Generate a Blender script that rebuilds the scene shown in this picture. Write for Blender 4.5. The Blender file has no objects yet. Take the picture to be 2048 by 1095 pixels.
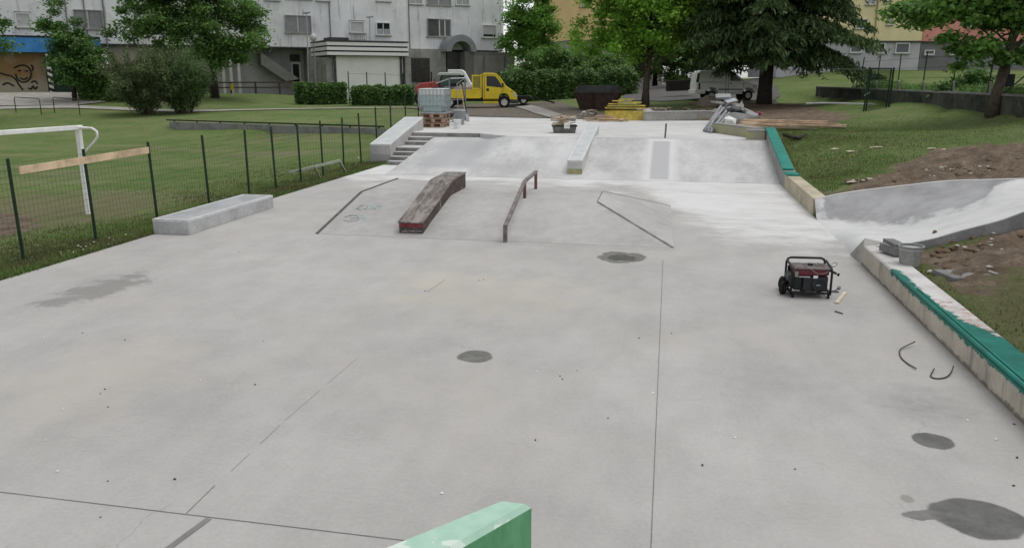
import bpy, bmesh, math, random
import numpy as np
from mathutils import Vector, Matrix, noise as mnoise
C = bpy.context.scene.collection
rng = np.random.default_rng(7); random.seed(7)
R = math.radians; PI = math.pi
# ------------------------------------------------------------------ camera survey
CAMH = 3.0
YAW = math.atan(319/1647.); PIT = math.atan(392/1600.); FPX = 1600.
def ray(px, py):
    x = (px-1024.)/FPX; y = (547.5-py)/FPX
    fwd = math.cos(PIT)+y*math.sin(PIT); up = -math.sin(PIT)+y*math.cos(PIT)
    return x*math.cos(YAW)-fwd*math.sin(YAW), x*math.sin(YAW)+fwd*math.cos(YAW), up, fwd
def at(px, py, z=0.):            # ground survey: where the sight line meets height z
    r = ray(px, py); t = (z-CAMH)/r[2]
    return Vector((r[0]*t, r[1]*t, z))
def atd(px, py, d):              # where the sight line reaches distance d
    r = ray(px, py); t = d/r[3]
    return Vector((r[0]*t, r[1]*t, CAMH+r[2]*t))
cam = bpy.data.cameras.new('camera'); co = bpy.data.objects.new('camera', cam); C.objects.link(co)
cam.sensor_width = 36; cam.lens = FPX/2048*36; cam.clip_end = 3000; cam.clip_start = .05
co.location = (0, 0, CAMH); co.rotation_euler = (PI/2-PIT, 0, YAW)
bpy.context.scene.camera = co
# ------------------------------------------------------------------ light
SUN_EL, SUN_ROT = R(72), R(60)
w = bpy.data.worlds.new('World'); bpy.context.scene.world = w; w.use_nodes = True
nt = w.node_tree; bg = nt.nodes['Background']
sky = nt.nodes.new('ShaderNodeTexSky'); sky.sky_type = 'NISHITA'; sky.sun_disc = False
sky.sun_elevation = SUN_EL; sky.sun_rotation = SUN_ROT; sky.air_density = 1.0; sky.dust_density = 1.0
hs = nt.nodes.new('ShaderNodeHueSaturation'); hs.inputs['Saturation'].default_value = .12
nt.links.new(sky.outputs[0], hs.inputs['Color']); nt.links.new(hs.outputs[0], bg.inputs[0])
bg.inputs[1].default_value = .15
sl = bpy.data.lights.new('sun', 'SUN'); sl.energy = 1.1; sl.angle = R(35); sl.color = (1, .97, .93)
so = bpy.data.objects.new('sun', sl); C.objects.link(so)
d = Vector((math.sin(SUN_ROT)*math.cos(SUN_EL), math.cos(SUN_ROT)*math.cos(SUN_EL), math.sin(SUN_EL)))
so.rotation_euler = (-d).to_track_quat('-Z', 'Y').to_euler()
vs = bpy.context.scene.view_settings
vs.view_transform = 'Standard'; vs.look = 'None'; vs.gamma = 1; vs.exposure = .25
# ------------------------------------------------------------------ materials
def S(r, g, b):
    return tuple(((c/255.)/12.92 if c < 10 else (((c/255.)+.055)/1.055)**2.4) for c in (r, g, b))
class NT:
    def __init__(s, name, rough=.85, metal=0, spec=.3):
        s.m = bpy.data.materials.new(name); s.m.use_nodes = True; s.t = s.m.node_tree
        s.b = s.t.nodes['Principled BSDF']; s.b.inputs['Roughness'].default_value = rough
        s.b.inputs['Metallic'].default_value = metal; s.b.inputs['Specular IOR Level'].default_value = spec
        s.co = s.t.nodes.new('ShaderNodeTexCoord').outputs['Object']
    def n(s, k): return s.t.nodes.new('ShaderNode'+k)
    def set(s, i, v):
        if hasattr(v, 'is_linked') or isinstance(v, bpy.types.NodeSocket): s.t.links.new(v, i)
        elif isinstance(v, (tuple, list)) and i.type == 'RGBA': i.default_value = tuple(v)[:3]+(1,)
        else: i.default_value = v
    def map(s, loc=(0,0,0), rot=(0,0,0), sc=(1,1,1), kind='POINT', v=None):
        n = s.n('Mapping'); n.vector_type = kind; s.set(n.inputs[0], v or s.co)
        n.inputs[1].default_value = loc; n.inputs[2].default_value = rot; n.inputs[3].default_value = sc
        return n.outputs[0]
    def noise(s, sc=5, det=4, ro=.55, v=None, dist=0):
        n = s.n('TexNoise'); s.set(n.inputs['Vector'], v or s.co); n.inputs['Scale'].default_value = sc
        n.inputs['Detail'].default_value = det; n.inputs['Roughness'].default_value = ro; n.inputs['Distortion'].default_value = dist
        return n.outputs[0]
    def math(s, op, a, b=0., clamp=False):
        n = s.n('Math'); n.operation = op; n.use_clamp = clamp; s.set(n.inputs[0], a); s.set(n.inputs[1], b); return n.outputs[0]
    def rng(s, v, a, b, c=0., d=1., smooth=True):
        n = s.n('MapRange'); n.interpolation_type = 'SMOOTHSTEP' if smooth else 'LINEAR'
        s.set(n.inputs[0], v)
        for i, x in enumerate((a, b, c, d)): s.set(n.inputs[i+1], x)
        return n.outputs[0]
    def mix(s, f, a, b, blend='MIX'):
        n = s.n('Mix'); n.data_type = 'RGBA'; n.blend_type = blend
        s.set(n.inputs[0], f); s.set(n.inputs[6], a); s.set(n.inputs[7], b); return n.outputs[2]
    def xyz(s, v=None):
        n = s.n('SeparateXYZ'); s.set(n.inputs[0], v or s.co); return n.outputs
    def length(s, v):
        n = s.n('VectorMath'); n.operation = 'LENGTH'; s.set(n.inputs[0], v); return n.outputs['Value']
    def bump(s, h, st=.3, dist=.02):
        n = s.n('Bump'); n.inputs['Strength'].default_value = st; n.inputs['Distance'].default_value = dist
        s.set(n.inputs['Height'], h); s.t.links.new(n.outputs[0], s.b.inputs['Normal'])
    def col(s, c): s.set(s.b.inputs['Base Color'], c); return s.m
    def gain(s, c, f):          # multiply colour by a grey factor socket
        n = s.n('VectorMath'); n.operation = 'SCALE'; s.set(n.inputs[0], c) if not isinstance(c, tuple) else setattr(n.inputs[0], 'default_value', c)
        s.set(n.inputs['Scale'], f); return n.outputs[0]
def M(name, col, rough=.8, var=.25, scale=4., bump=0., bscale=40., metal=0., spec=.3, dirt=None, dirtamt=.5):
    k = NT(name, rough, metal, spec)
    f = k.rng(k.noise(scale, 6, .6), .3, .7, 1-var, 1+var*.6)
    c = k.gain(tuple(col), f)
    if dirt: c = k.mix(k.math('MULTIPLY', k.rng(k.noise(scale*.7, 8, .7, v=k.map(loc=(3,1,7))), .5, .72), dirtamt), c, dirt)
    if bump: k.bump(k.noise(bscale, 5, .6), bump, .01)
    return k.col(c)
def leafmat(name, c1, c2, trans=.35, big=.35):
    k = NT(name, .55, 0, .25)
    g = k.n('NewGeometry')
    c = k.mix(g.outputs['Random Per Island'], c1, c2)
    c = k.gain(c, k.rng(k.noise(big*2.2, 3), .35, .65, .7, 1.25))
    k.col(c)
    tr = k.n('BsdfTranslucent'); k.t.links.new(c, tr.inputs[0])
    mx = k.n('MixShader'); mx.inputs[0].default_value = trans
    k.t.links.new(k.b.outputs[0], mx.inputs[1]); k.t.links.new(tr.outputs[0], mx.inputs[2])
    k.t.links.new(mx.outputs[0], k.t.nodes['Material Output'].inputs[0])
    return k.m
# ------------------------------------------------------------------ mesh builder
ORI = {}
class MB:
    def __init__(s): s.v = []; s.f = []
    def add(s, vs, fs, mat=None):
        o = len(s.v)
        for v in vs:
            v = Vector(v); s.v.append(tuple(mat @ v) if mat else tuple(v))
        s.f += [tuple(i+o for i in f) for f in fs]; return s
    def hexa(s, p):      # 8 corners: bottom 4 ccw, top 4 ccw
        return s.add(p, [(3,2,1,0),(4,5,6,7),(0,1,5,4),(1,2,6,5),(2,3,7,6),(3,0,4,7)])
    def box(s, c, d, rz=0., m=None):
        x, y, z = d[0]/2, d[1]/2, d[2]/2
        T = Matrix.Translation(c) @ (m if m else Matrix.Rotation(rz, 4, 'Z'))
        return s.hexa([T @ Vector(q) for q in ((-x,-y,-z),(x,-y,-z),(x,y,-z),(-x,y,-z),(-x,-y,z),(x,-y,z),(x,y,z),(-x,y,z))])
    def bb(s, a, b): return s.box([(a[i]+b[i])/2 for i in range(3)], [abs(b[i]-a[i]) for i in range(3)])
    def bar(s, a, b, w, h=None, up=(0,0,1)):      # rectangular bar between two points
        a, b = Vector(a), Vector(b); h = h or w; d = (b-a)
        z = d.normalized(); x = z.cross(Vector(up))
        if x.length < 1e-3: x = z.cross(Vector((0,1,0)))
        x.normalize(); y = x.cross(z); x *= w/2; y *= h/2
        return s.hexa([a-x-y, a+x-y, a+x+y, a-x+y, b-x-y, b+x-y, b+x+y, b-x+y])
    def tube(s, pts, r, n=8, cap=True):
        pts = [Vector(p) for p in pts]; rs = r if isinstance(r, (list, tuple)) else [r]*len(pts)
        o = len(s.v); prev = None
        for i, p in enumerate(pts):
            d = (pts[min(i+1, len(pts)-1)]-pts[max(i-1, 0)])
            d = d.normalized() if d.length > 1e-9 else Vector((0,0,1))
            u = prev if prev and abs(prev.dot(d)) < .95 else (Vector((0,0,1)) if abs(d.z) < .9 else Vector((1,0,0)))
            x = d.cross(u).normalized(); y = x.cross(d); prev = y
            for k in range(n):
                a = 2*PI*k/n; s.v.append(tuple(p+(x*math.cos(a)+y*math.sin(a))*rs[i]))
        for i in range(len(pts)-1):
            for k in range(n):
                s.f.append((o+i*n+k, o+i*n+(k+1) % n, o+(i+1)*n+(k+1) % n, o+(i+1)*n+k))
        if cap:
            s.f.append(tuple(o+k for k in range(n))[::-1]); s.f.append(tuple(o+(len(pts)-1)*n+k for k in range(n)))
        return s
    def cyl(s, a, b, r, r2=None, n=16): return s.tube([a, b], [r, r if r2 is None else r2], n)
    def prism(s, poly, a, b, plane='xy', T=None):  # polygon extruded between a and b along the third axis
        n = len(poly)
        def P(q, h): return {'xy': (q[0], q[1], h), 'xz': (q[0], h, q[1]), 'yz': (h, q[0], q[1])}[plane]
        vs = [P(q, a) for q in poly]+[P(q, b) for q in poly]
        return s.add(vs, [tuple(range(n))[::-1], tuple(range(n, 2*n))]+[(i, (i+1) % n, n+(i+1) % n, n+i) for i in range(n)], T)
    def grid(s, rows):
        o = len(s.v); m = len(rows[0])
        for r in rows: s.v += [tuple(p) for p in r]
        for i in range(len(rows)-1):
            for j in range(m-1):
                s.f.append((o+i*m+j, o+i*m+j+1, o+(i+1)*m+j+1, o+(i+1)*m+j))
        return s
    def rock(s, c, r, seed=0, sq=(1,1,.7)):
        bm = bmesh.new(); bmesh.ops.create_icosphere(bm, subdivisions=1, radius=1)
        rr = random.Random(seed)
        vs = [Vector((v.co.x*sq[0], v.co.y*sq[1], v.co.z*sq[2]))*r*rr.uniform(.72, 1.2)+Vector(c) for v in bm.verts]
        bm.verts.index_update(); fs = [tuple(v.index for v in f.verts) for f in bm.faces]; bm.free()
        return s.add(vs, fs)
    def build(s, name, mat, parent=None, world=False, smooth=False, bevel=0., fix=True):
        me = bpy.data.meshes.new(name)
        vs = s.v
        if parent is not None and world:
            o = ORI[parent.name]; vs = [(v[0]-o[0], v[1]-o[1], v[2]-o[2]) for v in vs]
        me.from_pydata(vs, [], s.f); me.materials.append(mat)
        if fix:
            bm = bmesh.new(); bm.from_mesh(me); bmesh.ops.recalc_face_normals(bm, faces=bm.faces); bm.to_mesh(me); bm.free()
        if smooth: me.polygons.foreach_set('use_smooth', [True]*len(me.polygons))
        ob = bpy.data.objects.new(name, me); C.objects.link(ob)
        if parent is not None:
            ob.parent = parent; ORI[ob.name] = ORI[parent.name]
        if bevel:
            b = ob.modifiers.new('bevel', 'BEVEL'); b.width = bevel; b.segments = 2; b.limit_method = 'ANGLE'
        return ob
def tag(o, label=None, cat=None, group=None, kind=None):
    if label: o['label'] = label
    if cat: o['category'] = cat
    if group: o['group'] = group
    if kind: o['kind'] = kind
    return o
def thing(name, label, cat, loc=(0,0,0), rz=0., group=None):
    o = bpy.data.objects.new(name, None); C.objects.link(o); o.empty_display_size = .2
    o.location = loc; o.rotation_euler = (0, 0, rz); ORI[o.name] = Vector(loc)
    return tag(o, label, cat, group)
def dup(o, loc=None, rz=None, label=None, scale=None):
    def cp(x, par):
        c = x.copy(); C.objects.link(c)
        if par: c.parent = par
        for ch in list(x.children): cp(ch, c)
        return c
    c = cp(o, None)
    if loc is not None: c.location = loc
    if rz is not None: c.rotation_euler = (0, 0, rz)
    if scale is not None: c.scale = (scale,)*3 if isinstance(scale, (int, float)) else scale
    if label: c['label'] = label
    return c
# ------------------------------------------------------------------ material library
GR = dict(
 steel=M('galvanised_steel', (.42,.44,.45), .45, .15, 6, metal=.6),
 brightsteel=M('pale_steel_edge', (.6,.61,.61), .5, .15, 8),
 black=M('black_paint', (.012,.012,.013), .5, .3, 9),
 rubber=M('rubber', (.016,.016,.017), .9, .3, 9),
 darkgrey=M('dark_grey_plastic', (.05,.052,.055), .6, .3, 6, dirt=(.18,.17,.16)),
 grey=M('mid_grey_plastic', (.29,.305,.32), .6, .2, 4, dirt=(.3,.3,.3)),
 greenpost=M('dark_green_paint', (.012,.035,.018), .5, .3, 5),
 wood=M('pale_timber', (.6,.45,.3), .8, .3, 3, bump=.2, dirt=(.3,.2,.12)),
 wood2=M('pinkish_timber', (.5,.34,.25), .8, .3, 3, bump=.2, dirt=(.25,.15,.1)),
 wood3=M('bleached_timber', (.62,.54,.42), .8, .25, 5, bump=.2),
 palletwood=M('pallet_timber', (.42,.29,.21), .85, .35, 4, bump=.2),
 white=M('white_paint', (.84,.84,.82), .55, .12, 4, dirt=(.45,.42,.38), dirtamt=.4),
 whiteplastic=M('white_plastic', (.75,.75,.73), .5, .08, 5),
 yellow=M('yellow_paint', (.74,.56,.012), .35, .1, 2, spec=.5, dirt=(.4,.3,.04), dirtamt=.25),
 yellowpanel=M('yellow_panel', (.6,.46,.03), .6, .25, 3, dirt=(.45,.4,.25)),
 rust=M('rusty_brown_steel', (.045,.026,.02), .75, .35, 3, bump=.2, dirt=(.03,.02,.018)),
 glass=M('dark_glass', (.02,.025,.03), .12, .2, 2, spec=.6),
 bark=M('bark', (.09,.07,.055), .95, .4, 6, bump=.6, bscale=18),
 darkbark=M('dark_bark', (.035,.028,.024), .95, .4, 6, bump=.6, bscale=18),
 stone=M('pale_stone', (.5,.47,.42), .9, .3, 12),
 brownstone=M('brown_stone', (.22,.18,.14), .9, .3, 12),
 darkstone=M('dark_crumb', (.05,.045,.04), .9, .3, 12),
 red=M('faded_red_paint', (.4,.07,.06), .5, .25, 4, dirt=(.35,.2,.18)),
 brownmetal=M('brown_metal', (.09,.06,.045), .6, .2, 5),
 rim=M('wheel_rim', (.5,.5,.48), .4, .2, 6, metal=.4),
)
def concrete(name, base, var=.12, scale=.8, streak=.0, rough=.9):
    k = NT(name, rough, 0, .2)
    a = k.rng(k.noise(scale, 7, .62), .3, .7, 1-var, 1+var)
    b = k.rng(k.noise(scale*9, 6, .65, v=k.map(loc=(4,2,1))), .3, .7, 1-var*.55, 1+var*.55)
    c = k.gain(tuple(base), k.math('MULTIPLY', a, b))
    if streak:
        st = k.rng(k.noise(1., 6, .7, v=k.map(sc=(5,5,.7))), .52, .75)
        c = k.mix(k.math('MULTIPLY', st, streak), c, (.06,.058,.055))
    k.bump(k.noise(45, 6, .7), .25, .01)
    return k.col(c)
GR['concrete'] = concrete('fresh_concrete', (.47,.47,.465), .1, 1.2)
GR['conc_dark'] = concrete('weathered_concrete', (.2,.2,.195), .25, 1.5, .3)
GR['conc_old'] = concrete('old_concrete', (.29,.285,.27), .2, 1.2, .5)
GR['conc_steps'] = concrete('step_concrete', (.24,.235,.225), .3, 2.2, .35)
def ell(k, px, py, l, r, t, b, soft=.06, wob=.12, nsc=2.5, z=0):
    c = at(px, py, z); rx = (at(r, py, z)-at(l, py, z)).length/2; ry = (at(px, t, z)-at(px, b, z)).length/2
    v = k.map(loc=(c.x, c.y, 0), rot=(0, 0, YAW+ (px-1024)/1647*-.0), sc=(rx, ry, 1e3), kind='TEXTURE')
    L = k.math('ADD', k.length(v), k.rng(k.noise(nsc, 3), .3, .7, -wob, wob))
    return k.rng(L, 1+soft, 1-soft)
def floor_material():
    k = NT('skate_floor_concrete', .9, 0, .2)
    X, Y, Z = k.xyz()
    n1 = k.rng(k.noise(.22, 6, .6), .32, .68, .92, 1.06)
    n2 = k.rng(k.noise(1.5, 8, .68, v=k.map(sc=(1,.6,1))), .3, .7, .92, 1.07)
    n3 = k.rng(k.noise(28, 4, .7), .3, .7, .95, 1.05)
    c = k.gain((.398,.388,.373), k.math('MULTIPLY', n1, k.math('MULTIPLY', n2, n3)))
    c = k.mix(k.math('MULTIPLY', k.rng(k.noise(.45, 5, .6, v=k.map(loc=(9,3,0))), .5, .7), .35), c, (.43,.4,.36))   # warm tinge
    # chalky cement dust swept over the far end
    thr = k.rng(X, -1.2, 1.6, 22.2, 15.0)
    dd = k.math('ADD', k.math('SUBTRACT', Y, thr), k.rng(k.noise(.55, 7, .65, v=k.map(sc=(.85,1.15,1))), .25, .75, -2.6, 2.6, False))
    dust = k.rng(dd, -.8, 2.2)
    dust = k.math('MULTIPLY', dust, k.rng(k.noise(.9, 7, .7, v=k.map(loc=(5,5,5), sc=(.7,1.3,1))), .28, .62, .5, 1.))
    c = k.mix(k.math('MULTIPLY', dust, .9), c, (.66,.66,.655))
    # white scuffs and wheel marks
    sc_ = k.rng(k.noise(1.1, 9, .75, v=k.map(rot=(0,0,.5), sc=(.6,2.2,1))), .63, .75)
    c = k.mix(k.math('MULTIPLY', sc_, .35), c, (.6,.6,.59))
    dk = k.rng(k.noise(2.6, 9, .75, v=k.map(loc=(1,8,2), sc=(.5,1.8,1))), .655, .74)
    c = k.mix(k.math('MULTIPLY', dk, .35), c, (.17,.165,.155))
    pit = k.rng(k.noise(70, 3, .6), .66, .74)
    c = k.mix(k.math('MULTIPLY', pit, .3), c, (.16,.155,.15))
    tw = k.rng(k.noise(7, 5, .8, v=k.map(rot=(0,0,.9), sc=(.35,2.6,1)), dist=.8), .56, .72)
    c = k.mix(k.math('MULTIPLY', tw, .16), c, (.6,.6,.59))
    tw = k.rng(k.noise(6, 5, .8, v=k.map(loc=(3,9,0), rot=(0,0,-.5), sc=(.3,2.4,1)), dist=.8), .56, .72)
    c = k.mix(k.math('MULTIPLY', tw, .16), c, (.25,.245,.235))
    vo = k.n('TexVoronoi'); vo.feature = 'DISTANCE_TO_EDGE'; vo.inputs['Scale'].default_value = .42
    wv = k.n('VectorMath'); wv.operation = 'ADD'; nzv = k.n('TexNoise'); nzv.inputs['Scale'].default_value = 1.6; nzv.inputs['Detail'].default_value = 6; k.set(nzv.inputs['Vector'], k.co)
    sc3 = k.n('VectorMath'); sc3.operation = 'SCALE'; k.t.links.new(nzv.outputs['Color'], sc3.inputs[0]); sc3.inputs['Scale'].default_value = .55
    k.set(wv.inputs[0], k.co); k.t.links.new(sc3.outputs[0], wv.inputs[1]); k.t.links.new(wv.outputs[0], vo.inputs['Vector'])
    cr = k.math('MULTIPLY', k.rng(vo.outputs['Distance'], .0035, .001), k.rng(k.noise(.5, 3, .5, v=k.map(loc=(6,2,4))), .52, .62))
    c = k.mix(k.math('MULTIPLY', cr, .22), c, (.14,.135,.125))
    for q_ in ((1000,590,840,1180,560,640),(880,560,800,960,545,590)): c = k.mix(k.math('MULTIPLY', ell(k, *q_, soft=.7, wob=.5, nsc=1.6), .4), c, (.47,.44,.375))
    c = k.mix(k.math('MULTIPLY', ell(k, 200, 750, 60, 330, 690, 800, soft=.7, wob=.5, nsc=1.6), .4), c, (.46,.415,.36))
    # damp patches with shapes of their own, then softer darker patches
    def patch(c, col, amt, *e, **kw):
        m = ell(k, *e, **kw); tone = k.gain(tuple(col), k.rng(k.noise(6, 6, .7), .3, .7, .78, 1.25))
        if kw.get('soft', 1) < .09:      # pale tide mark round a drying patch
            c = k.mix(k.math('MULTIPLY', ell(k, *e, soft=.22, wob=kw.get('wob', .1)*1.3, nsc=kw.get('nsc', 2.5)), .22), c, (.3,.295,.28))
        return k.mix(k.math('MULTIPLY', m, amt), c, tone)
    wet = (.145,.145,.13)
    c = patch(c, wet, .95, 950, 712, 915, 985, 700, 724, soft=.07, wob=.08, nsc=3)
    c = patch(c, wet, .9, 1241, 514, 1194, 1288, 504, 525, soft=.06, wob=.16, nsc=4)
    c = patch(c, (.07,.07,.062), .8, 1246, 516, 1220, 1272, 510, 522, soft=.1, wob=.3, nsc=5)
    c = patch(c, (.12,.12,.115), .95, 1868, 881, 1830, 1907, 866, 896, soft=.07, wob=.08, nsc=3)
    c = patch(c, (.115,.115,.11), .95, 1958, 1038, 1872, 2046, 1003, 1074, soft=.06, wob=.12, nsc=2)
    c = patch(c, (.15,.148,.14), .9, 1855, 1029, 1812, 1900, 1020, 1040, soft=.08, wob=.2, nsc=5)
    c = patch(c, (.2,.2,.17), .6, 1815, 997, 1804, 1826, 990, 1005, soft=.3, wob=.2, nsc=6)
    c = patch(c, (.25,.25,.24), .55, 1840, 812, 1770, 1910, 785, 845, soft=.6, wob=.4, nsc=2)
    c = patch(c, (.26,.255,.245), .3, 1560, 770, 1450, 1660, 740, 800, soft=.8, wob=.4, nsc=2)
    c = patch(c, (.28,.28,.27), .4, 1600, 585, 1520, 1690, 560, 625, soft=.7, wob=.3, nsc=2)  # soft darker patch around the generator feet
    # long soft dark smear at the left
    p = at(85, 612), at(300, 548); mid = (p[0]+p[1])/2; dv = p[1]-p[0]
    v = k.map(loc=(mid.x, mid.y, 0), rot=(0, 0, math.atan2(dv.y, dv.x)), sc=(dv.length*.56, .42, 1e3), kind='TEXTURE')
    L = k.math('ADD', k.length(v), k.rng(k.noise(3, 6, .7), .3, .7, -.45, .45))
    c = k.mix(k.math('MULTIPLY', k.rng(L, 1.15, .55), .62), c, (.18,.175,.165))
    k.bump(k.noise(35, 6, .7), .2, .008)
    return k.col(c)
GR['floor'] = floor_material()
def bank_material():
    k = NT('bank_concrete', .9, 0, .2)
    X, Y, Z = k.xyz()
    n1 = k.rng(k.noise(.5, 7, .65), .3, .7, .86, 1.12)
    n2 = k.rng(k.noise(6, 7, .7), .3, .7, .93, 1.06)
    c = k.gain((.46,.46,.455), k.math('MULTIPLY', n1, n2))
    du = k.rng(k.noise(.7, 7, .7, v=k.map(loc=(2,7,1), sc=(1.6,.5,1))), .42, .68)
    c = k.mix(k.math('MULTIPLY', du, .6), c, (.64,.64,.635))
    def boxm(x0, x1, y0, y1, s=.03):
        a = k.math('MULTIPLY', k.rng(X, x0-s, x0+s), k.rng(X, x1+s, x1-s))
        return k.math('MULTIPLY', a, k.math('MULTIPLY', k.rng(Y, y0-s, y0+s), k.rng(Y, y1+s, y1-s)))
    c = k.mix(k.math('MULTIPLY', boxm(-.75, .3, 24.2, 28.7, .2), .6), c, (.66,.66,.65))
    c = k.mix(k.math('MULTIPLY', boxm(-.52, .05, 24.5, 28.3, .06), .8), c, (.4,.4,.405))
    c = k.mix(k.math('MULTIPLY', boxm(-8.2, -6.3, 25.4, 29.5, .5), .75), c, (.36,.37,.375))
    k.bump(k.noise(40, 6, .7), .2, .008)
    return k.col(c)
GR['bank'] = bank_material()
def deck_material():
    k = NT('deck_concrete', .9, 0, .2)
    n1 = k.rng(k.noise(.5, 7, .65), .3, .7, .88, 1.1); n2 = k.rng(k.noise(5, 7, .7, v=k.map(sc=(.5,1.5,1))), .3, .7, .93, 1.06)
    c = k.gain((.55,.55,.54), k.math('MULTIPLY', n1, n2))
    return k.col(k.mix(k.math('MULTIPLY', k.rng(k.noise(1.4, 8, .75, v=k.map(sc=(.4,1.6,1))), .6, .75), .4), c, (.3,.3,.29)))
GR['deck'] = deck_material()
# ------------------------------------------------------------------ skate park heights
def sm(a, b, x): t = np.clip((x-a)/(b-a), 0, 1); return t*t*(3-2*t)
def bank_z(x, y):
    wgt = sm(-7.1, -5.6, x)
    s1 = np.clip((y-24.35)/5.65, 0, 1); s2 = np.clip((y-24.35)/4.25, 0, 1)
    return (.80*s1**1.12)*(1-wgt)+(.95*s2**1.12)*wgt
DECK = [(-10.75,43.1),(-10.6,33.0),(-10.52,30.02),(-7.06,30.02),(-5.6,28.6),(3.25,28.6),(3.25,28.9),(1.7,32.3),(1.95,41.2),(-1.0,40.6),(-6.1,41.9)]
FLOOR = [(-9.9,-4),(3.3,-4),(3.3,24.4),(-8.86,24.4),(-8.86,27.15),(-9.9,27.15)]
# pocket bowl: near rim, valley, far rim
def curve(pts, n):
    pts = [Vector(p) for p in pts]; out = []
    for i in range(n):
        t = i/(n-1)*(len(pts)-1); k = min(int(t), len(pts)-2); u = t-k
        p0, p1, p2, p3 = pts[max(k-1,0)], pts[k], pts[k+1], pts[min(k+2, len(pts)-1)]
        out.append(.5*((2*p1)+(p2-p0)*u+(2*p0-5*p1+4*p2-p3)*u*u+(3*p1-p0-3*p2+p3)*u**3))
    return out
NB = 40
pN = curve([(3.26,14.5,.0), (3.38,13.71,.322), (3.77,13.62,.393), (4.2,13.6,.504), (4.6,13.65,.635), (5.22,13.8,.80), (5.63,14.0,.92), (6.4,14.55,1.06), (8.2,16.2,1.15)], NB)
pV = curve([(3.24,18.08,.0), (3.83,17.5,.03), (4.45,16.95,.08), (4.8,16.61,.199), (5.24,16.33,.44), (5.73,16.25,.644), (6.19,16.4,.845), (8.3,16.8,1.14)], NB)
pF = curve([(3.25,18.62,.37), (3.82,18.93,.46), (4.28,18.88,.557), (5.07,18.61,.72), (5.77,18.21,.884), (6.35,17.65,.995), (6.7,17.3,1.06), (8.4,17.2,1.17)], NB)
def pocket_rows(nv=22):
    rows = []
    for i in range(NB):
        r = []
        for j in range(nv):
            v = j/(nv-1)
            if v < .55:
                u = v/.55; p = pN[i].lerp(pV[i], u); 
            else:
                u = (v-.55)/.45; p = pV[i].lerp(pF[i], u); p = Vector((p.x, p.y, pV[i].z+(pF[i].z-pV[i].z)*(u**1.35)))
            r.append(p)
        rows.append(r)
    return rows
POCK = pocket_rows()
# ------------------------------------------------------------------ terrain
def inpoly(px, py, poly):
    ins = np.zeros(px.shape, bool); n = len(poly)
    for i in range(n):
        x0, y0 = poly[i][:2]; x1, y1 = poly[(i+1) % n][:2]
        c = ((y0 > py) != (y1 > py)); 
        with np.errstate(divide='ignore', invalid='ignore'): xx = (x1-x0)*(py-y0)/(y1-y0+1e-12)+x0
        ins ^= c & (px < xx)
    return ins
WALL_A, WALL_B = Vector((10.5,51.5,0)), Vector((12.0,30.9,0))     # field wall at the right
WALL_F = WALL_B+(WALL_B-WALL_A)*1.2
ctrl = [(-10,y,-.03) for y in (-4,4,10,14,18,22,26)]+[(-11.2,y,-.05) for y in (8,14,20,25)]
ctrl += [(-13.4,16.6,-.15),(-20,16,-.2),(-20,26,-.12),(-40,20,-.2),(-60,10,-.2),(-26.7,39.6,.1),(-20,37.7,.1),(-13.6,35.8,.12),(-32,41.3,.35),
 (-12,29,.08),(-11.2,31,.4),(-11.4,34,.75),(-12.5,37.5,.75),(-26.9,40.6,.62),(-20.2,38.7,.62),(-13.7,37,.66),(-12,43,.95),
 (-26.8,48.8,.9),(-33.5,46.3,.7),(-31,48,.75),(-45,44,.7),(-60,40,.6),(-29,59.7,1),(-19,59.2,1),(-11.5,55.3,1.0),(-14,49,.98),
 (-8,46,.93),(-4.5,49.8,1.12),(-1,44,1.0),(3,44,1.1),(-1.5,51.3,1.25),(5.7,53,1.5),(3.6,57,1.65),(-3,62,1.5),(-10,63,1.3),(8.5,38.7,1.42),(10.2,51.4,1.5),(11.7,30.9,1.5),(11.2,32.5,1.5),
 (6,62,1.9),(0,75,2.0),(-30,75,1.0),(-60,60,.9),(-20,95,1.2),(-80,80,1.0),(-100,40,.6),(0,120,2.0),(-50,140,1.),(60,140,3.8),
 (4.1,28.6,.95),(4.4,33,1.05),(5.2,26,1.0),(3.75,24,.42),(3.75,21.5,.38),(3.8,19.4,.36),(2.4,36,.95),(3,40,1.),
 (5,19.6,.62),(7.5,18.6,.95),(8.8,19,1.15),(7,22,1.05),(9,27,1.3),(6,30,1.15),
 (9.2,16.5,1.15),(8.6,14.6,1.0),(5.4,13.5,.6),(4.2,13.2,.36),(3.75,12,.31),(3.75,9,.3),(3.75,5,.29),(3.75,-3,.29),(5.5,10.5,.5),(6,7,.5),(9,9,.8),(14,8,1.1),(10,3,.7),(13,16,1.4),(14,24,1.6),(13.5,29,1.7),(40,20,2.2),
 (-3,-12,-.1),(-3,-60,-.1),(60,-30,1.5),(-80,-30,-.2)]
for t in (-.4, -.28, -.15, 0, .35, .7, 1., 1.35, 2.0):
    p = WALL_A.lerp(WALL_B, t); nx = Vector((.995,.1,0))
    q = p-nx*.35; ctrl.append((q.x, q.y, 1.5 if t < 1.2 else 1.6))
    q = p+nx*.45; ctrl.append((q.x, q.y, 2.3))
    q = p+nx*9; ctrl.append((q.x, q.y, 2.75))
ctrl += [tuple(atd(*q)) for q in ((-60,187,60),(50,187,60.5),(150,189,61),(300,189,63),(450,188,65),(560,189,66),(128,206,56),(430,197,61))]
for px in (1660, 1800, 1950, 2100, 2400): ctrl.append(tuple(atd(px, 140, 70)))
ctrl += [(60,90,3.8),(90,60,3.8)]
ctrl = np.array(ctrl, float)
def rbf_fit(c):
    n = len(c); d_ = np.linalg.norm(c[:,None,:2]-c[None,:,:2], axis=2)
    A = np.zeros((n+1, n+1)); A[:n,:n] = -d_-np.eye(n)*.02; A[:n,n] = 1; A[n,:n] = 1
    return np.linalg.solve(A, np.append(c[:,2], 0))
RW = rbf_fit(ctrl)
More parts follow.
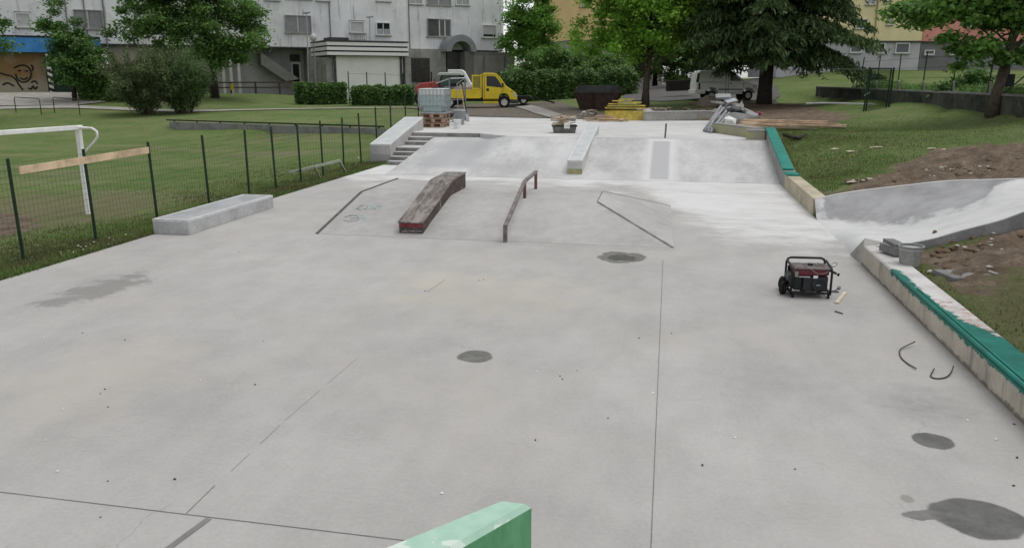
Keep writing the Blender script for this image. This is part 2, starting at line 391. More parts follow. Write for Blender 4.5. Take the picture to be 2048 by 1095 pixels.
def hraw(x, y):
    x = np.atleast_1d(np.asarray(x, float)); y = np.atleast_1d(np.asarray(y, float)); z = np.full(x.shape, RW[-1])
    for i in range(len(ctrl)): z -= RW[i]*np.hypot(x-ctrl[i,0], y-ctrl[i,1])
    return z
def hz(x, y): return float(hraw(x, y)[0])
PRIM = [tuple(p) for p in pN]+[tuple(p) for p in reversed(pF)]
dirtA = [at(*p) for p in ((1640,392,.4),(1690,372,.45),(1770,338,.8),(1840,312,1.),(1905,297,1.1),(2048,290,1.3),(2300,285,1.3),(2300,380,1.3),(2048,368,1.),(1840,375,.7))]
dirtB = [at(*p) for p in ((1775,500,.35),(1900,480,.5),(2048,435,.8),(2300,380,1.),(2300,540,.9),(2048,520,.6),(1930,560,.5),(1880,530,.45),(1835,520,.35))]
dirtC = [at(*p) for p in ((1400,222,1.15),(1480,205,1.4),(1600,207,1.45),(1700,232,1.35),(1660,247,1.2),(1540,262,1.0),(1420,250,1.0))]
dirtD = [at(*p) for p in ((-200,440,-.15),(0,425,-.15),(60,430,-.15),(75,455,-.15),(0,480,-.1),(-200,500,-.1))]
def polydist(x, y, poly):   # signed-ish distance, positive inside
    dmin = np.full(x.shape, 1e9); n = len(poly)
    for i in range(n):
        ax, ay = poly[i][0], poly[i][1]; bx, by = poly[(i+1) % n][0], poly[(i+1) % n][1]
        t = np.clip(((x-ax)*(bx-ax)+(y-ay)*(by-ay))/((bx-ax)**2+(by-ay)**2+1e-12), 0, 1)
        dmin = np.minimum(dmin, np.hypot(x-ax-t*(bx-ax), y-ay-t*(by-ay)))
    return np.where(inpoly(x, y, poly), dmin, -dmin)
def lerpax(a, b, st): return list(np.arange(a, b, st))
gx = np.array([-900,-500,-300,-200,-140,-110,-90,-75,-65,-57,-51,-46]+lerpax(-42, -11.4, .45)+lerpax(-11.4, -9.8, .2)+lerpax(-9.8, 3, .55)+lerpax(3.0, 12, .16)+lerpax(12, 20, .5)+[21,23,26,30,36,44,55,70,90,130,200,300,500,900])
gy = np.array([-900,-400,-200,-100,-60,-35,-20,-12,-8]+lerpax(-6, 9, .5)+lerpax(9, 31, .2)+lerpax(31, 66, .45)+[68,71,75,80,86,93,100,110,125,150,190,260,400,900])
GX, GY = np.meshgrid(gx, gy); gxf, gyf = GX.ravel(), GY.ravel()
gz = hraw(gxf, gyf)
dA = polydist(gxf, gyf, dirtA); dB = polydist(gxf, gyf, dirtB); dC = polydist(gxf, gyf, dirtC); dD = polydist(gxf, gyf, dirtD)
def nz(x, y, s, o=0): return np.array([mnoise.noise((a*s+o, b*s-o, o*1.7)) for a, b in zip(x, y)])
near = (np.abs(gxf) < 45) & (gyf > -8) & (gyf < 68)
lump = np.zeros(len(gz)); idx = np.where(near)[0]
nA = nz(gxf[idx], gyf[idx], 1.1, 3.); nB = nz(gxf[idx], gyf[idx], 3.2, 9.)
dm = np.maximum(np.maximum(dA, dB), np.maximum(dC, dD))[idx]
dmask = 1/(1+np.exp(-(dm+nA*.5+nB*.25)*7))
lump[idx] = .012*nA + dmask*(np.abs(nB)*.2+nA*.09)*(dm > -1)*np.where(dD[idx] > -1, .1, 1)*np.where(dC[idx] > -1, .4, 1)
bare = np.zeros(len(gz)); bare[idx] = dmask
gz = gz+lump
ins = polydist(gxf, gyf, FLOOR) > .02; gz[ins] = -.2
ins = inpoly(gxf, gyf, [(-10.45,24),(3.4,24),(3.4,28.7),(-7,30.1),(-10.45,30.1)]); gz[ins] = np.minimum(gz[ins], np.maximum(-.2, bank_z(gxf[ins], gyf[ins])-.35))
gz[inpoly(gxf, gyf, DECK)] = .6
ins = (gxf > 3.22) & (gxf < 3.5) & (gyf < 28.8); gz[ins] = np.minimum(gz[ins], .15)
# under the pocket
from mathutils import kdtree
kd = kdtree.KDTree(sum(len(r) for r in POCK)); q = 0
for r in POCK:
    for p in r: kd.insert((p.x, p.y, 0), q); q += 1
kd.balance(); flat = [p for r in POCK for p in r]
dp = polydist(gxf, gyf, PRIM)
for i in np.where(dp > -.22)[0]:
    z = flat[kd.find((gxf[i], gyf[i], 0))[1]].z
    gz[i] = min(gz[i], z-.16) if dp[i] > 0 else min(gz[i], z-.02)
# near side of the pocket drops away below the slab edge
for i in np.where((dp <= 0) & (dp > -.75) & (gyf < 15.3) & (gxf > 3.6))[0]:
    z = flat[kd.find((gxf[i], gyf[i], 0))[1]].z; gz[i] = min(gz[i], z-.12)
def ground_material():
    k = NT('lawn_and_soil', .95, 0, .15)
    a = k.n('Attribute'); a.attribute_name = 'bare'; bare_ = a.outputs['Fac']
    g1 = k.rng(k.noise(.35, 6, .65), .3, .7); g2 = k.rng(k.noise(3.2, 7, .7, v=k.map(sc=(1,.7,1))), .3, .7); g3 = k.rng(k.noise(24, 5, .75), .3, .7)
    c = k.mix(g1, (.072,.145,.03), (.145,.195,.066))
    c = k.mix(k.math('MULTIPLY', g2, .55), c, (.19,.205,.09))
    c = k.gain(c, k.rng(g3, 0, 1, .6, 1.4, False))
    worn = k.rng(k.noise(.16, 5, .6, v=k.map(loc=(2,6,0), sc=(.7,1.5,1))), .5, .72)
    c = k.mix(k.math('MULTIPLY', worn, .65), c, (.19,.165,.11))
    c = k.mix(k.math('MULTIPLY', k.rng(k.noise(.5, 7, .7, v=k.map(loc=(8,2,0), rot=(0,0,YAW), sc=(.25,1.2,1))), .5, .66), .55), c, (.22,.215,.125))
    c = k.mix(k.math('MULTIPLY', k.rng(k.noise(.8, 7, .7, v=k.map(loc=(1,12,0))), .56, .68), .6), c, (.07,.165,.028))
    c = k.mix(k.math('MULTIPLY', k.rng(k.noise(5, 6, .8, v=k.map(loc=(3,3,0))), .6, .7), .5), c, (.045,.085,.024))
    gv = k.map(loc=(-15.5,16.8,0), rot=(0,0,.2), sc=(4.6,3.4,1e3), kind='TEXTURE')
    gm_ = k.rng(k.math('ADD', k.length(gv), k.rng(k.noise(.8, 7, .75), .3, .7, -.4, .4)), 1.1, .55)
    c = k.mix(k.math('MULTIPLY', gm_, .75), c, k.mix(k.rng(k.noise(3, 7, .7), .4, .6), (.2,.165,.105), (.15,.15,.075)))
    Xg, Yg, Zg = k.xyz(); wr = k.math('MULTIPLY', k.rng(Xg, 3.2, 4.), k.rng(Yg, 14.5, 12.5)); wr = k.math('MULTIPLY', wr, k.rng(k.noise(1.6, 7, .75), .3, .6, .35, 1.))
    c = k.mix(k.math('MULTIPLY', wr, .75), c, (.105,.09,.045))
    s = k.mix(k.rng(k.noise(2.1, 8, .75), .3, .7), (.105,.077,.053), (.255,.197,.148))
    s = k.gain(s, k.rng(k.noise(17, 6, .8), .25, .75, .45, 1.5, False))
    c = k.mix(k.rng(k.math('ADD', bare_, k.rng(k.noise(6, 6, .7), .3, .7, -.25, .25)), .35, .7), c, s)
    k.bump(k.noise(14, 8, .8), .9, .07)
    return k.col(c)
def terrain():
    me = bpy.data.meshes.new('ground'); ny, nx = GX.shape
    vs = np.column_stack([gxf, gyf, gz]); i = np.arange((ny-1)*(nx-1)); r, c_ = i//(nx-1), i % (nx-1)
    a = r*nx+c_; fs = np.column_stack([a, a+1, a+1+nx, a+nx])
    me.from_pydata(vs.tolist(), [], fs.tolist()); me.materials.append(ground_material())
    at_ = me.attributes.new('bare', 'FLOAT', 'POINT'); at_.data.foreach_set('value', bare.astype(np.float32))
    me.polygons.foreach_set('use_smooth', [True]*len(me.polygons))
    o = bpy.data.objects.new('ground', me); C.objects.link(o); tag(o, kind='structure')
terrain()
def drape(name, poly, mat, lift=.05, step=.7):
    xs = [p[0] for p in poly]; ys = [p[1] for p in poly]
    bm = bmesh.new(); vs = [bm.verts.new((p[0], p[1], 0)) for p in poly]; bm.faces.new(vs)
    for ax, lo, hi in ((0, min(xs), max(xs)), (1, min(ys), max(ys))):
        for t in np.arange(lo+step, hi, step):
            p = [0,0,0]; n = [0,0,0]; p[ax] = t; n[ax] = 1
            bmesh.ops.bisect_plane(bm, geom=bm.verts[:]+bm.edges[:]+bm.faces[:], plane_co=p, plane_no=n)
    zz = hraw([v.co.x for v in bm.verts], [v.co.y for v in bm.verts])
    for v, z in zip(bm.verts, zz): v.co.z = z+lift
    me = bpy.data.meshes.new(name); bm.to_mesh(me); bm.free(); me.materials.append(mat)
    for p in me.polygons:
        if p.normal.z < 0: p.flip()
    o = bpy.data.objects.new(name, me); C.objects.link(o); tag(o, kind='structure'); return o
def ribbon(name, pts, wd, mat, lift=.05):
    L, Rr = [], []
    for i, p in enumerate(pts):
        d_ = (Vector(pts[min(i+1, len(pts)-1)])-Vector(pts[max(i-1, 0)])); d_.z = 0; d_.normalize(); n_ = Vector((-d_.y, d_.x, 0))*wd/2
        L.append(Vector(p)+n_); Rr.append(Vector(p)-n_)
    return drape(name, L+Rr[::-1], mat, lift)
mp = M('path_paving', (.36,.345,.31), .9, .2, 1.5); asph = M('asphalt', (.11,.108,.105), .92, .25, 1.2, bump=.3, dirt=(.2,.18,.15)); grav = M('gravel_yard', (.15,.13,.105), .95, .35, 3, bump=.6, dirt=(.08,.07,.055))
ribbon('path', [at(-60,226,.75), at(160,224,.78), at(330,222.5,.85), at(500,221,.9), at(680,218,.93), at(835,215.5,.97)], 1.1, mp)
drape('plaza', [at(-120,226,.72), at(150,224,.76), at(215,221,.78), at(160,206,.8), at(-120,203,.8)], mp, .06)
drape('yard', [(-10.7,43.0),(-6.1,41.8),(-3,41.4),(-3.6,46),(-6,52),(-8,60),(-17,58.6),(-18.5,54.5),(-13,47)], grav, .05)
drape('road', [at(1245,206,1.25), at(1275,160,2.0), at(1420,157,2.1), at(1560,196,1.6), at(1530,200,1.55), at(1390,200,1.55), at(1330,205,1.4)], asph, .05)
drape('pavement_strip', [at(1030,217,1.0), at(1062,214,1.03), at(1125,231,.98), at(1098,236,.97)], M('pale_paving', (.3,.29,.27), .9, .2, 2), .09)
# ------------------------------------------------------------------ concrete setting
def st(name, mb, mat, **kw): return tag(mb.build(name, mat, **kw), kind='structure')
st('skate_floor', MB().prism(FLOOR, -.3, 0), GR['floor'])
st('deck_slab', MB().prism(DECK, .3, .95), GR['deck'])
b = MB(); xs = np.linspace(-8.86, 3.25, 60); ys = np.linspace(24.3, 30.01, 40)
b.grid([[(x, y, min(float(bank_z(np.array(x), np.array(y)))+.004, .944)) for x in xs] for y in ys])
b.grid([[(-8.86, y, z) for y in ys] for z in (0,)]+[[(-8.86, y, min(float(bank_z(np.array(-8.86), np.array(y)))+.004, .944)) for y in ys]])
o = b.build('concrete_bank', GR['bank'], smooth=False); tag(o, 'wide sloping concrete bank rising from the skate floor to the upper deck', 'skate ramp')
# floor joints
jm = M('joint_gap', (.15,.146,.14), .95, .3, 3)
j = MB()
def strip(mb, a, b, wd, z=.004):
    a, b = Vector(a), Vector(b); n = Vector((-(b-a).y, (b-a).x, 0)).normalized()*wd/2
    mb.add([(a-n)[:2]+(z,), (a+n)[:2]+(z,), (b+n)[:2]+(z,), (b-n)[:2]+(z,)] if False else [(p.x, p.y, z) for p in (a-n, b-n, b+n, a+n)], [(0,1,2,3)])
strip(j, at(1300,1140), at(1326,520), .005); strip(j, at(-60,976), at(372,1028), .0065); strip(j, at(372,1028), at(900,1091), .0065)
strip(j, at(372,1027), at(430,970), .005); strip(j, at(462,942), at(500,906), .003); strip(j, at(520,888), at(560,850), .003); strip(j, at(570,841), at(640,780), .0025); strip(j, at(655,767), at(717,714), .0025)
strip(j, at(1358,500), at(1020,487.5), .004); strip(j, at(1240,497), at(1355,501), .005); strip(j, at(855,583), at(890,560), .005)
st('floor_joints', j, jm, fix=False)
j = MB(); strip(j, at(318,1110), at(418,1036), .05); st('joint_filler', j, M('grey_joint_filler', (.2,.2,.2), .8, .15, 6), fix=False)
# ------------------------------------------------------------------ funbox
fb = thing('funbox', 'low concrete funbox with sloped front and hipped right side in the middle', 'skate ramp', (-4,17,0))
Zt = .5
f0 = [(-6.78,14.55,0), (.18,14.5,0), (.12,19.5,0), (-6.78,21.6,0)]
f1 = [(-6.78,17.0,Zt), (-1.4,16.55,Zt), (-1.42,18.2,Zt), (-6.78,19.5,Zt)]
f0 = [Vector(p)+Vector((0,0,.003)) for p in f0]; f1 = [Vector(p) for p in f1]
mbx = MB().add(f0+f1, [(4,5,6,7),(0,1,5,4),(1,2,6,5),(2,3,7,6),(3,0,4,7)])
kf = NT('funbox_concrete', .9, 0, .2); kc = kf.gain((.395,.386,.374), kf.math('MULTIPLY', kf.rng(kf.noise(.6, 7, .65), .3, .7, .88, 1.1), kf.rng(kf.noise(4, 8, .7), .3, .7, .92, 1.07)))
kc = kf.mix(kf.math('MULTIPLY', kf.rng(kf.noise(1.3, 8, .75, v=kf.map(loc=(3,3,3))), .58, .74), .35), kc, (.56,.56,.55)); kf.col(kc); kf.bump(kf.noise(40, 6, .7), .2, .008)
mbx.build('ramp_body', kf.m, fb, world=True)
ed = MB(); dm_ = M('dark_edge_steel', (.1,.09,.085), .7, .4, 6)
up = Vector((0,0,.006))
ed.bar(f0[0]+up+Vector((.03,0,0)), f1[0]+up+Vector((.03,0,0)), .055, .02); ed.build('steel_edge', dm_, fb, world=True)
MB().bar(f1[0]+up+Vector((.03,.03,0)), f1[3]+up+Vector((.03,0,0)), .045, .02).build('steel_edge', dm_, fb, world=True)
sj = M('grey_seam', (.2,.195,.19), .9, .4, 3)
for qa, qb, wd_ in ((f0[1],f1[1],.05),(f1[1],f1[2],.02),(f1[2],f0[2],.03)): MB().bar(qa.lerp(qb,.01)+Vector((0,0,.001)), qa.lerp(qb,.99)+Vector((0,0,.001)), wd_, .012).build('hip_seam', sj, fb, world=True)
# faint chalk tag on the sloped front: strokes in slope coordinates
def onramp(px, py):
    r = ray(px, py); r = Vector(r[:3]); A_ = f0[0]; n_ = (f0[1]-f0[0]).cross(f1[0]-f0[0]).normalized()
    t = (A_-Vector((0,0,CAMH))).dot(n_)/r.dot(n_); return Vector((0,0,CAMH))+r*t+Vector((0,0,.012))
gm = M('faded_teal_chalk', (.3,.355,.35), .9, .4, 14)
g_ = MB()
for s_ in ([(730,410),(720,413),(713,417),(722,420)],[(728,411),(727,418),(733,419),(735,412)],[(740,412),(738,419),(745,418),(745,412),(746,420)],[(750,412),(749,424)],[(750,412),(756,413),(755,417),(750,417)],[(762,408),(760,419)],[(757,412),(766,411)],
  [(690,434),(700,431),(714,431),(719,436),(714,442),(700,443),(688,441)],[(700,437),(716,437)],[(724,431),(722,437),(731,437)],[(731,430),(729,443)]):
    for a, b_ in zip(s_, s_[1:]): g_.bar(onramp(*a), onramp(*b_), .035, .003)
g_.build('chalk_tag', gm, fb, world=True)
# red-brown grind ledge on the funbox
def ledge_mat():
    k = NT('worn_red_ledge', .7, 0, .3)
    n_ = k.noise(3, 8, .75, v=k.map(sc=(1.5,.6,3)))
    c = k.mix(k.rng(n_, .35, .65), (.045,.038,.036), (.105,.07,.062))
    X, Y, Z = k.xyz()
    c = k.mix(k.math('MULTIPLY', k.rng(k.noise(5, 8, .75, v=k.map(loc=(4,4,4))), .57, .66), .75), c, (.42,.39,.38))
    return k.col(c)
LM = ledge_mat()
gl = thing('grind_ledge', 'dark red-brown bent grind ledge with scuffed top on the funbox', 'skate ledge', (-4.85,16.5,0))
prof = [(14.72,.0),(14.72,.25),(16.95,.80),(18.15,.84),(18.15,.51),(17.0,.51),(14.9,.07)]
MB().prism(prof, -5.1, -4.62, 'yz').build('ledge_body', LM, gl, world=True, bevel=.006)
t = MB()
for (ya, za), (yb, zb) in (((14.70,.25),(16.95,.80)),((16.95,.80),(18.17,.84))):
    t.hexa([(-5.12,ya,za+.002),(-4.6,ya,za+.002),(-4.6,yb,zb+.002),(-5.12,yb,zb+.002),(-5.12,ya,za+.022),(-4.6,ya,za+.022),(-4.6,yb,zb+.022),(-5.12,yb,zb+.022)])
kt = NT('scuffed_ledge_top', .65, 0, .3); cc = kt.mix(kt.rng(kt.noise(2.4, 9, .78, v=kt.map(sc=(2.5,.7,1))), .38, .62), (.085,.07,.06), (.28,.255,.235)); kt.col(cc)
t.build('ledge_top', kt.m, gl, world=True)
MB().bb((-5.101,14.712,.175), (-4.62,14.722,.243)).build('red_band', M('dull_red_paint', (.2,.04,.045), .7, .4, 8), gl, world=True)
s = MB()
for i in range(26):
    x = -5.06+i*.0165; z = .095+random.uniform(-.012,.012)
    s.bar((x, 14.7105, z), (x+random.uniform(.005,.02), 14.7105, z+random.uniform(-.016,.016)), .004, .006, up=(0,1,0))
s.build('scratched_scrawl', GR['white'], gl, world=True)
# flat-down grind rail
gr = thing('grind_rail', 'bent square steel grind rail with reddish legs on the funbox', 'skate rail', (-2.95,16.4,0))
kr = NT('worn_rail_steel', .55, .4, .4); kr.col(kr.mix(kr.rng(kr.noise(5, 6, .7), .35, .65), (.13,.115,.11), (.24,.21,.2)))
a0, a1, a2 = Vector((-2.93,14.45,.30)), Vector((-2.97,16.75,.86)), Vector((-2.97,18.27,.90))
MB().bar(a0, a1, .075, .06).bar(a1-Vector((0,.02,0)), a2, .075, .06).build('rail_bar', kr.m, gr, world=True, bevel=.008)
lm = M('red_leg_steel', (.17,.07,.07), .6, .35, 6)
MB().bb((-2.965,14.43,.0), (-2.895,14.5,.30)).build('leg', kr.m, gr, world=True)
MB().bb((-3.0,16.72,.49), (-2.94,16.79,.84)).build('leg', lm, gr, world=True)
MB().bb((-3.0,18.19,.49), (-2.94,18.26,.88)).build('leg', lm, gr, world=True)
# low ledge at the left edge
ll = thing('manual_ledge', 'low pale concrete ledge with steel edges along the left side of the floor', 'skate ledge', (-9.5,15.6,0))
lx0, lx1, ly0, ly1, lz = -9.93, -9.16, 13.95, 17.45, .3
MB().bb((lx0,ly0,.002), (lx1,ly1,lz-.03)).build('ledge_body', concrete('ledge_concrete', (.43,.43,.43), .16, 1.6, .15), ll, world=True, bevel=.006)
MB().bb((lx0+.05,ly0+.05,lz-.029), (lx1-.05,ly1-.05,lz-.002)).build('ledge_top', concrete('ledge_top', (.34,.35,.355), .14, 2), ll, world=True)
e = MB(); e.bb((lx0,ly0-.004,lz-.05),(lx0+.05,ly1,lz)); e.bb((lx1-.05,ly0-.004,lz-.05),(lx1+.004,ly1,lz)); e.bb((lx0+.05,ly0-.004,lz-.05),(lx1-.05,ly0+.05,lz)); e.bb((lx0+.05,ly1-.05,lz-.05),(lx1-.05,ly1,lz))
e.build('steel_edge', GR['brightsteel'], ll, world=True)
# stairs and the hubba ledges
stp = thing('staircase', 'narrow worn concrete staircase beside the sloping left ledge', 'stairs', (-9.3,28.5,0))
Zs = [.1357*i for i in range(8)]; Ys = [at(800, y_, z_)[1] for y_, z_ in zip((331,320.5,311,302,289.5,280.5), Zs)]
Ys = [27.1]+[max(y_, 27.1+.25*i) for i, y_ in enumerate(Ys) if i > 0]+[30.02]
for i in range(6):
    sb_ = MB().bb((-9.74,Ys[i],0), (-8.87,Ys[i+1],Zs[i+1]-.022)).build('step', GR['conc_steps'], stp, world=True)  # old grey concrete, darkened further to paint riser shade below the paler treads
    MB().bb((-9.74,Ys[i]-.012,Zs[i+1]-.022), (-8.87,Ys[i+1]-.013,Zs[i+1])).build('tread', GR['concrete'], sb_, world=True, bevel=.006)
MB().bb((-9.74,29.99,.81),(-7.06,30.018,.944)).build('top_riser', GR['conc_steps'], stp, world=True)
def hubba(name, label, x0, x1, ya, za, yb, zb, zbase, bodym, basem=None):
    h = thing(name, label, 'skate ledge', ((x0+x1)/2, (ya+yb)/2, 0))
    MB().prism([(ya,-.02),(ya,za-.03),(yb,zb-.03),(yb,.5),(ya+1,-.02)], x0, x1, 'yz').build('ledge_body', bodym, h, world=True, bevel=.006)
    def slab(mb, u0, u1, y0, y1, zl, zh):
        f = lambda y: za+(zb-za)*(y-ya)/(yb-ya)
        mb.hexa([(u0,y0,f(y0)+zl),(u1,y0,f(y0)+zl),(u1,y1,f(y1)+zl),(u0,y1,f(y1)+zl),(u0,y0,f(y0)+zh),(u1,y0,f(y0)+zh),(u1,y1,f(y1)+zh),(u0,y1,f(y1)+zh)]); return mb
    slab(MB(), x0+.045, x1-.045, ya+.045, yb-.045, -.029, -.003).build('ledge_top', concrete('ledge_top', (.5,.515,.515), .1, 2.5), h, world=True)
    e = MB(); slab(e, x0-.004, x0+.045, ya-.004, yb, -.05, 0); slab(e, x1-.045, x1+.004, ya-.004, yb, -.05, 0); slab(e, x0+.045, x1-.045, ya-.004, ya+.045, -.05, 0); slab(e, x0+.045, x1-.045, yb-.045, yb, -.05, 0)
    e.build('steel_edge', GR['brightsteel'], h, world=True)
    if basem: MB().bb((x0-.003,ya-.004,.0),(x1+.003,ya+.02,za*.48)).build('stained_base', basem, h, world=True)
    return h
hubba('hubba_ledge', 'tall sloping pale concrete ledge beside the stairs at the left', -10.5, -9.75, 27.45, .7, 31.5, 1.47, 0, concrete('hubba_concrete', (.4,.39,.38), .14, 1.2, .15), concrete('hubba_foot', (.3,.295,.285), .16, 1.5, .2))
ygm = M('yellow_green_stain', (.34,.335,.17), .9, .3, 5, dirt=(.2,.2,.12))
hubba('hubba_ledge', 'narrow sloping concrete ledge with yellow-green stained foot in the middle of the bank', -3.06, -2.6, 24.85, .52, 30.75, 1.29, 0, concrete('hubba_concrete_b', (.47,.47,.45), .12, 1.5), ygm)
# low kerb walls at the deck edges
kb = thing('kerb_wall', 'low pale concrete kerb wall along the back of the upper deck', 'wall', (.4,40.9,.95))
p0, p1 = at(1288,242,.95), at(1425,240,.95)
MB().bar(p0+Vector((0,.15,.21)), p1+Vector((0,.15,.21)), .3, .42).build('wall_body', concrete('kerb_concrete', (.36,.35,.33), .14, 1.4, .2), kb, world=True, bevel=.01)
MB().bar(p0+Vector((0,.14,.44)), p1+Vector((0,.14,.44)), .34, .04).build('coping', GR['concrete'], kb, world=True)
kw = thing('kerb_wall', 'low yellow-green stained kerb wall under the long timber boards', 'wall', (2.5,30.3,.95))
q0, q1, q2 = Vector((1.62,32.25,.95)), Vector((2.95,29.1,.95)), Vector((3.2,28.62,.95))
yk = NT('yellow_green_concrete', .9, 0, .2); yk.col(yk.mix(yk.rng(yk.noise(2, 7, .7), .4, .62), (.31,.29,.25), (.36,.35,.19)))
nn = Vector((.92,.39,0))
MB().bar(q0+nn*.15+Vector((0,0,.16)), q1+nn*.15+Vector((0,0,.16)), .3, .33).build('wall_body', yk.m, kw, world=True, bevel=.01)
MB().bar(q0+nn*.15+Vector((0,0,.35)), q1+nn*.15+Vector((0,0,.35)), .32, .04).build('coping', GR['conc_old'], kw, world=True)
MB().bb((2.62,28.62,.94),(3.2,29.0,1.22)).build('end_block', yk.m, kw, world=True, bevel=.01)
MB().bb((2.6,28.6,1.22),(3.2,29.02,1.29)).build('end_cap', GR['conc_old'], kw, world=True, bevel=.008)
# pocket bowl
pb = thing('pocket_bowl', 'curved concrete pocket bank rising out of the floor at the right', 'skate ramp', (5.5,16,0))
kb_ = NT('pocket_concrete', .9, 0, .2); a_ = kb_.n('Attribute'); a_.attribute_name = 'dust'
nn1 = kb_.rng(kb_.noise(1.3, 7, .65), .3, .7, .8, 1.2)
dk_ = kb_.gain((.31,.31,.312), nn1); lt_ = kb_.gain((.55,.55,.545), kb_.rng(kb_.noise(1.6, 7, .65, v=kb_.map(loc=(3,1,0))), .3, .7, .9, 1.08))  # bank tone is bare concrete with steep-face shade painted in; paler floor is dusty
kb_.col(kb_.mix(kb_.rng(kb_.math('ADD', a_.outputs['Fac'], kb_.rng(kb_.noise(2.2, 7, .7), .3, .7, -.28, .28)), .3, .72), dk_, lt_)); kb_.bump(kb_.noise(40, 6, .7), .2, .008)
ob_ = MB().grid(POCK).build('bowl_surface', kb_.m, pb, world=True, smooth=True)
dv_ = []
for i_, r_ in enumerate(POCK):
    u_ = i_/(NB-1)
    for j_ in range(len(r_)):
        v_ = j_/(len(r_)-1); e_ = .62+.5*max(0, (u_-.66)/.22)**1.4
        dv_.append(float(np.clip(.5+(e_-v_)*4.5, .05 if u_ > .06 else .5, 1)))
at_ = ob_.data.attributes.new('dust', 'FLOAT', 'POINT'); at_.data.foreach_set('value', np.array(dv_, np.float32))
b = MB(); b.grid([[p+Vector((0,0,.004)) for p in pF], [p+Vector((.02,.16,.006)) for p in pF], [p+Vector((.02,.16,-.35)) for p in pF]]); b.build('far_rim', GR['concrete'], pb, world=True)
b = MB(); b.grid([[p+Vector((0,.0,.002)) for p in pN], [p+Vector((.01,-.03,.0)) for p in pN], [p+Vector((.015,-.04,-.32)) for p in pN]]); b.build('slab_edge', concrete('slab_edge_grey', (.24,.24,.24), .2, 2), pb, world=True)
# ------------------------------------------------------------------ right hand wall
def wall_mat(name, y0, y1, full, near_=True):
    # cream rendered wall with teal paint on its upper edge, ragged drips, grey weather streaks
    k = NT(name, .75, 0, .3); k.co = k.map(loc=(3.4,6,0))
    X, Y, Z = k.xyz()
    c = k.gain((.46,.42,.35), k.rng(k.noise(1.6, 8, .7), .3, .7, .8, 1.12))
    c = k.mix(k.math('MULTIPLY', k.rng(k.noise(1., 7, .7, v=k.map(sc=(1,2.2,.5))), .52, .64), .75), c, (.22,.215,.2))
    seam = k.rng(k.noise(1., 5, .8, v=k.map(loc=(7,1,0), sc=(1,6,.25))), .6, .66)
    c = k.mix(k.math('MULTIPLY', seam, .75), c, (.1,.095,.09))
    geo = k.n('NewGeometry'); nz_ = k.xyz(geo.outputs['Normal'])[2]; top = k.rng(nz_, .5, .8)
    tc = k.mix(k.rng(k.noise(1.3, 6, .6), .4, .6), (.4,.39,.37), (.56,.55,.54))
    tc = k.mix(k.math('MULTIPLY', k.math('MULTIPLY', k.rng(Y, full+1.2, full+.7), k.rng(k.noise(7, 6, .7), .5, .56)), .8), tc, (.36,.2,.16))
    c = k.mix(top, c, tc)
    dark = k.mix(k.rng(k.noise(3, 6, .7), .35, .65), (.0,.1,.078), (.004,.155,.12))
    drip = k.rng(k.noise(1., 6, .8, v=k.map(loc=(0,4,0), sc=(1,7,.3))), .3, .75, .03, .13)
    face = k.rng(k.math('SUBTRACT', Z, k.math('SUBTRACT', .33, drip)), -.008, .008)
    face = k.math('MULTIPLY', face, k.math('SUBTRACT', 1., top))
    edge = k.rng(k.math('SUBTRACT', X, k.math('ADD', 3.29, k.rng(k.noise(5, 5, .7), .3, .7, -.03, .05))), .02, -.02)
    flood = k.rng(k.math('ADD', k.math('SUBTRACT', Y, k.math('MULTIPLY', k.math('SUBTRACT', X, 3.4), -3.2)), k.rng(k.noise(4, 6, .7), .3, .7, -.35, .35)), full+.08, full-.08)
    tp = k.math('MULTIPLY', top, k.math('MAXIMUM', edge, flood))
    rngm = k.math('MULTIPLY', k.rng(Y, y1+.12, y1-.06), k.rng(Y, y0-.05, y0+.05))
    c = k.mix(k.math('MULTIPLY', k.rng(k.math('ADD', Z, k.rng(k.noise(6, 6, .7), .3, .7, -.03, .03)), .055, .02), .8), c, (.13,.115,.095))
    m = k.math('MULTIPLY', k.math('MAXIMUM', face, tp), rngm)
    c = k.mix(m, c, dark); k.bump(k.noise(18, 7, .7), .4, .015)
    return k.col(c)
rw = thing('parapet_wall', 'cream parapet wall with ragged teal paint on its edge, nearest at the right', 'wall', (3.4,6,0))
MB().prism([(3.22,0.),(3.22,.31),(3.24,.33),(3.57,.33),(3.57,0.)], -4, 13.75, 'xz').build('wall_body', wall_mat('cream_wall_paint', -9, 12.0, 9.6), rw, world=True)
e = MB(); e.tube([(3.232,12.0,.322),(3.226,8,.322),(3.226,-4,.322)], .022, 8); e.tube([(3.27,10.9,.334),(3.27,8,.334),(3.27,-4,.334)], .014, 8); e.tube([(3.225,11.3,.275),(3.222,8,.275),(3.222,-4,.275)], .014, 8)
e.build('coping_pipes', M('teal_paint', (.004,.17,.13), .45, .25, 5), rw, world=True, smooth=True)
MB().add([(3.22,13.75,0.),(3.57,13.75,0.),(3.57,13.75,.33),(3.22,13.75,.33),(3.2,14.55,.0),(3.36,14.42,.20),(3.30,14.02,.40),(3.56,13.9,.36)],
   [(0,1,2,3),(0,4,6,3),(3,6,7,2),(4,5,6),(5,7,6),(1,2,7)]).build('end_fillet', GR['conc_old'], rw, world=True)
mw = thing('parapet_wall', 'cream block parapet wall between the teal sloped wall and the pocket bank', 'wall', (3.4,21,0))
k = NT('cream_block_wall', .85, 0, .2); X, Y, Z = k.xyz()
c = k.gain((.45,.4,.3), k.rng(k.noise(1.8, 8, .7), .3, .7, .78, 1.15)); c = k.mix(k.math('MULTIPLY', k.rng(k.noise(1., 5, .8, v=k.map(sc=(1,5,.2))), .58, .64), .8), c, (.09,.085,.08)); k.col(c); k.bump(k.noise(18, 7, .7), .4, .015)
MB().prism([(3.24,-.01),(3.24,.38),(3.58,.38),(3.58,-.01)], 18.74, 23.4, 'xz').build('wall_body', k.m, mw, world=True, bevel=.012)
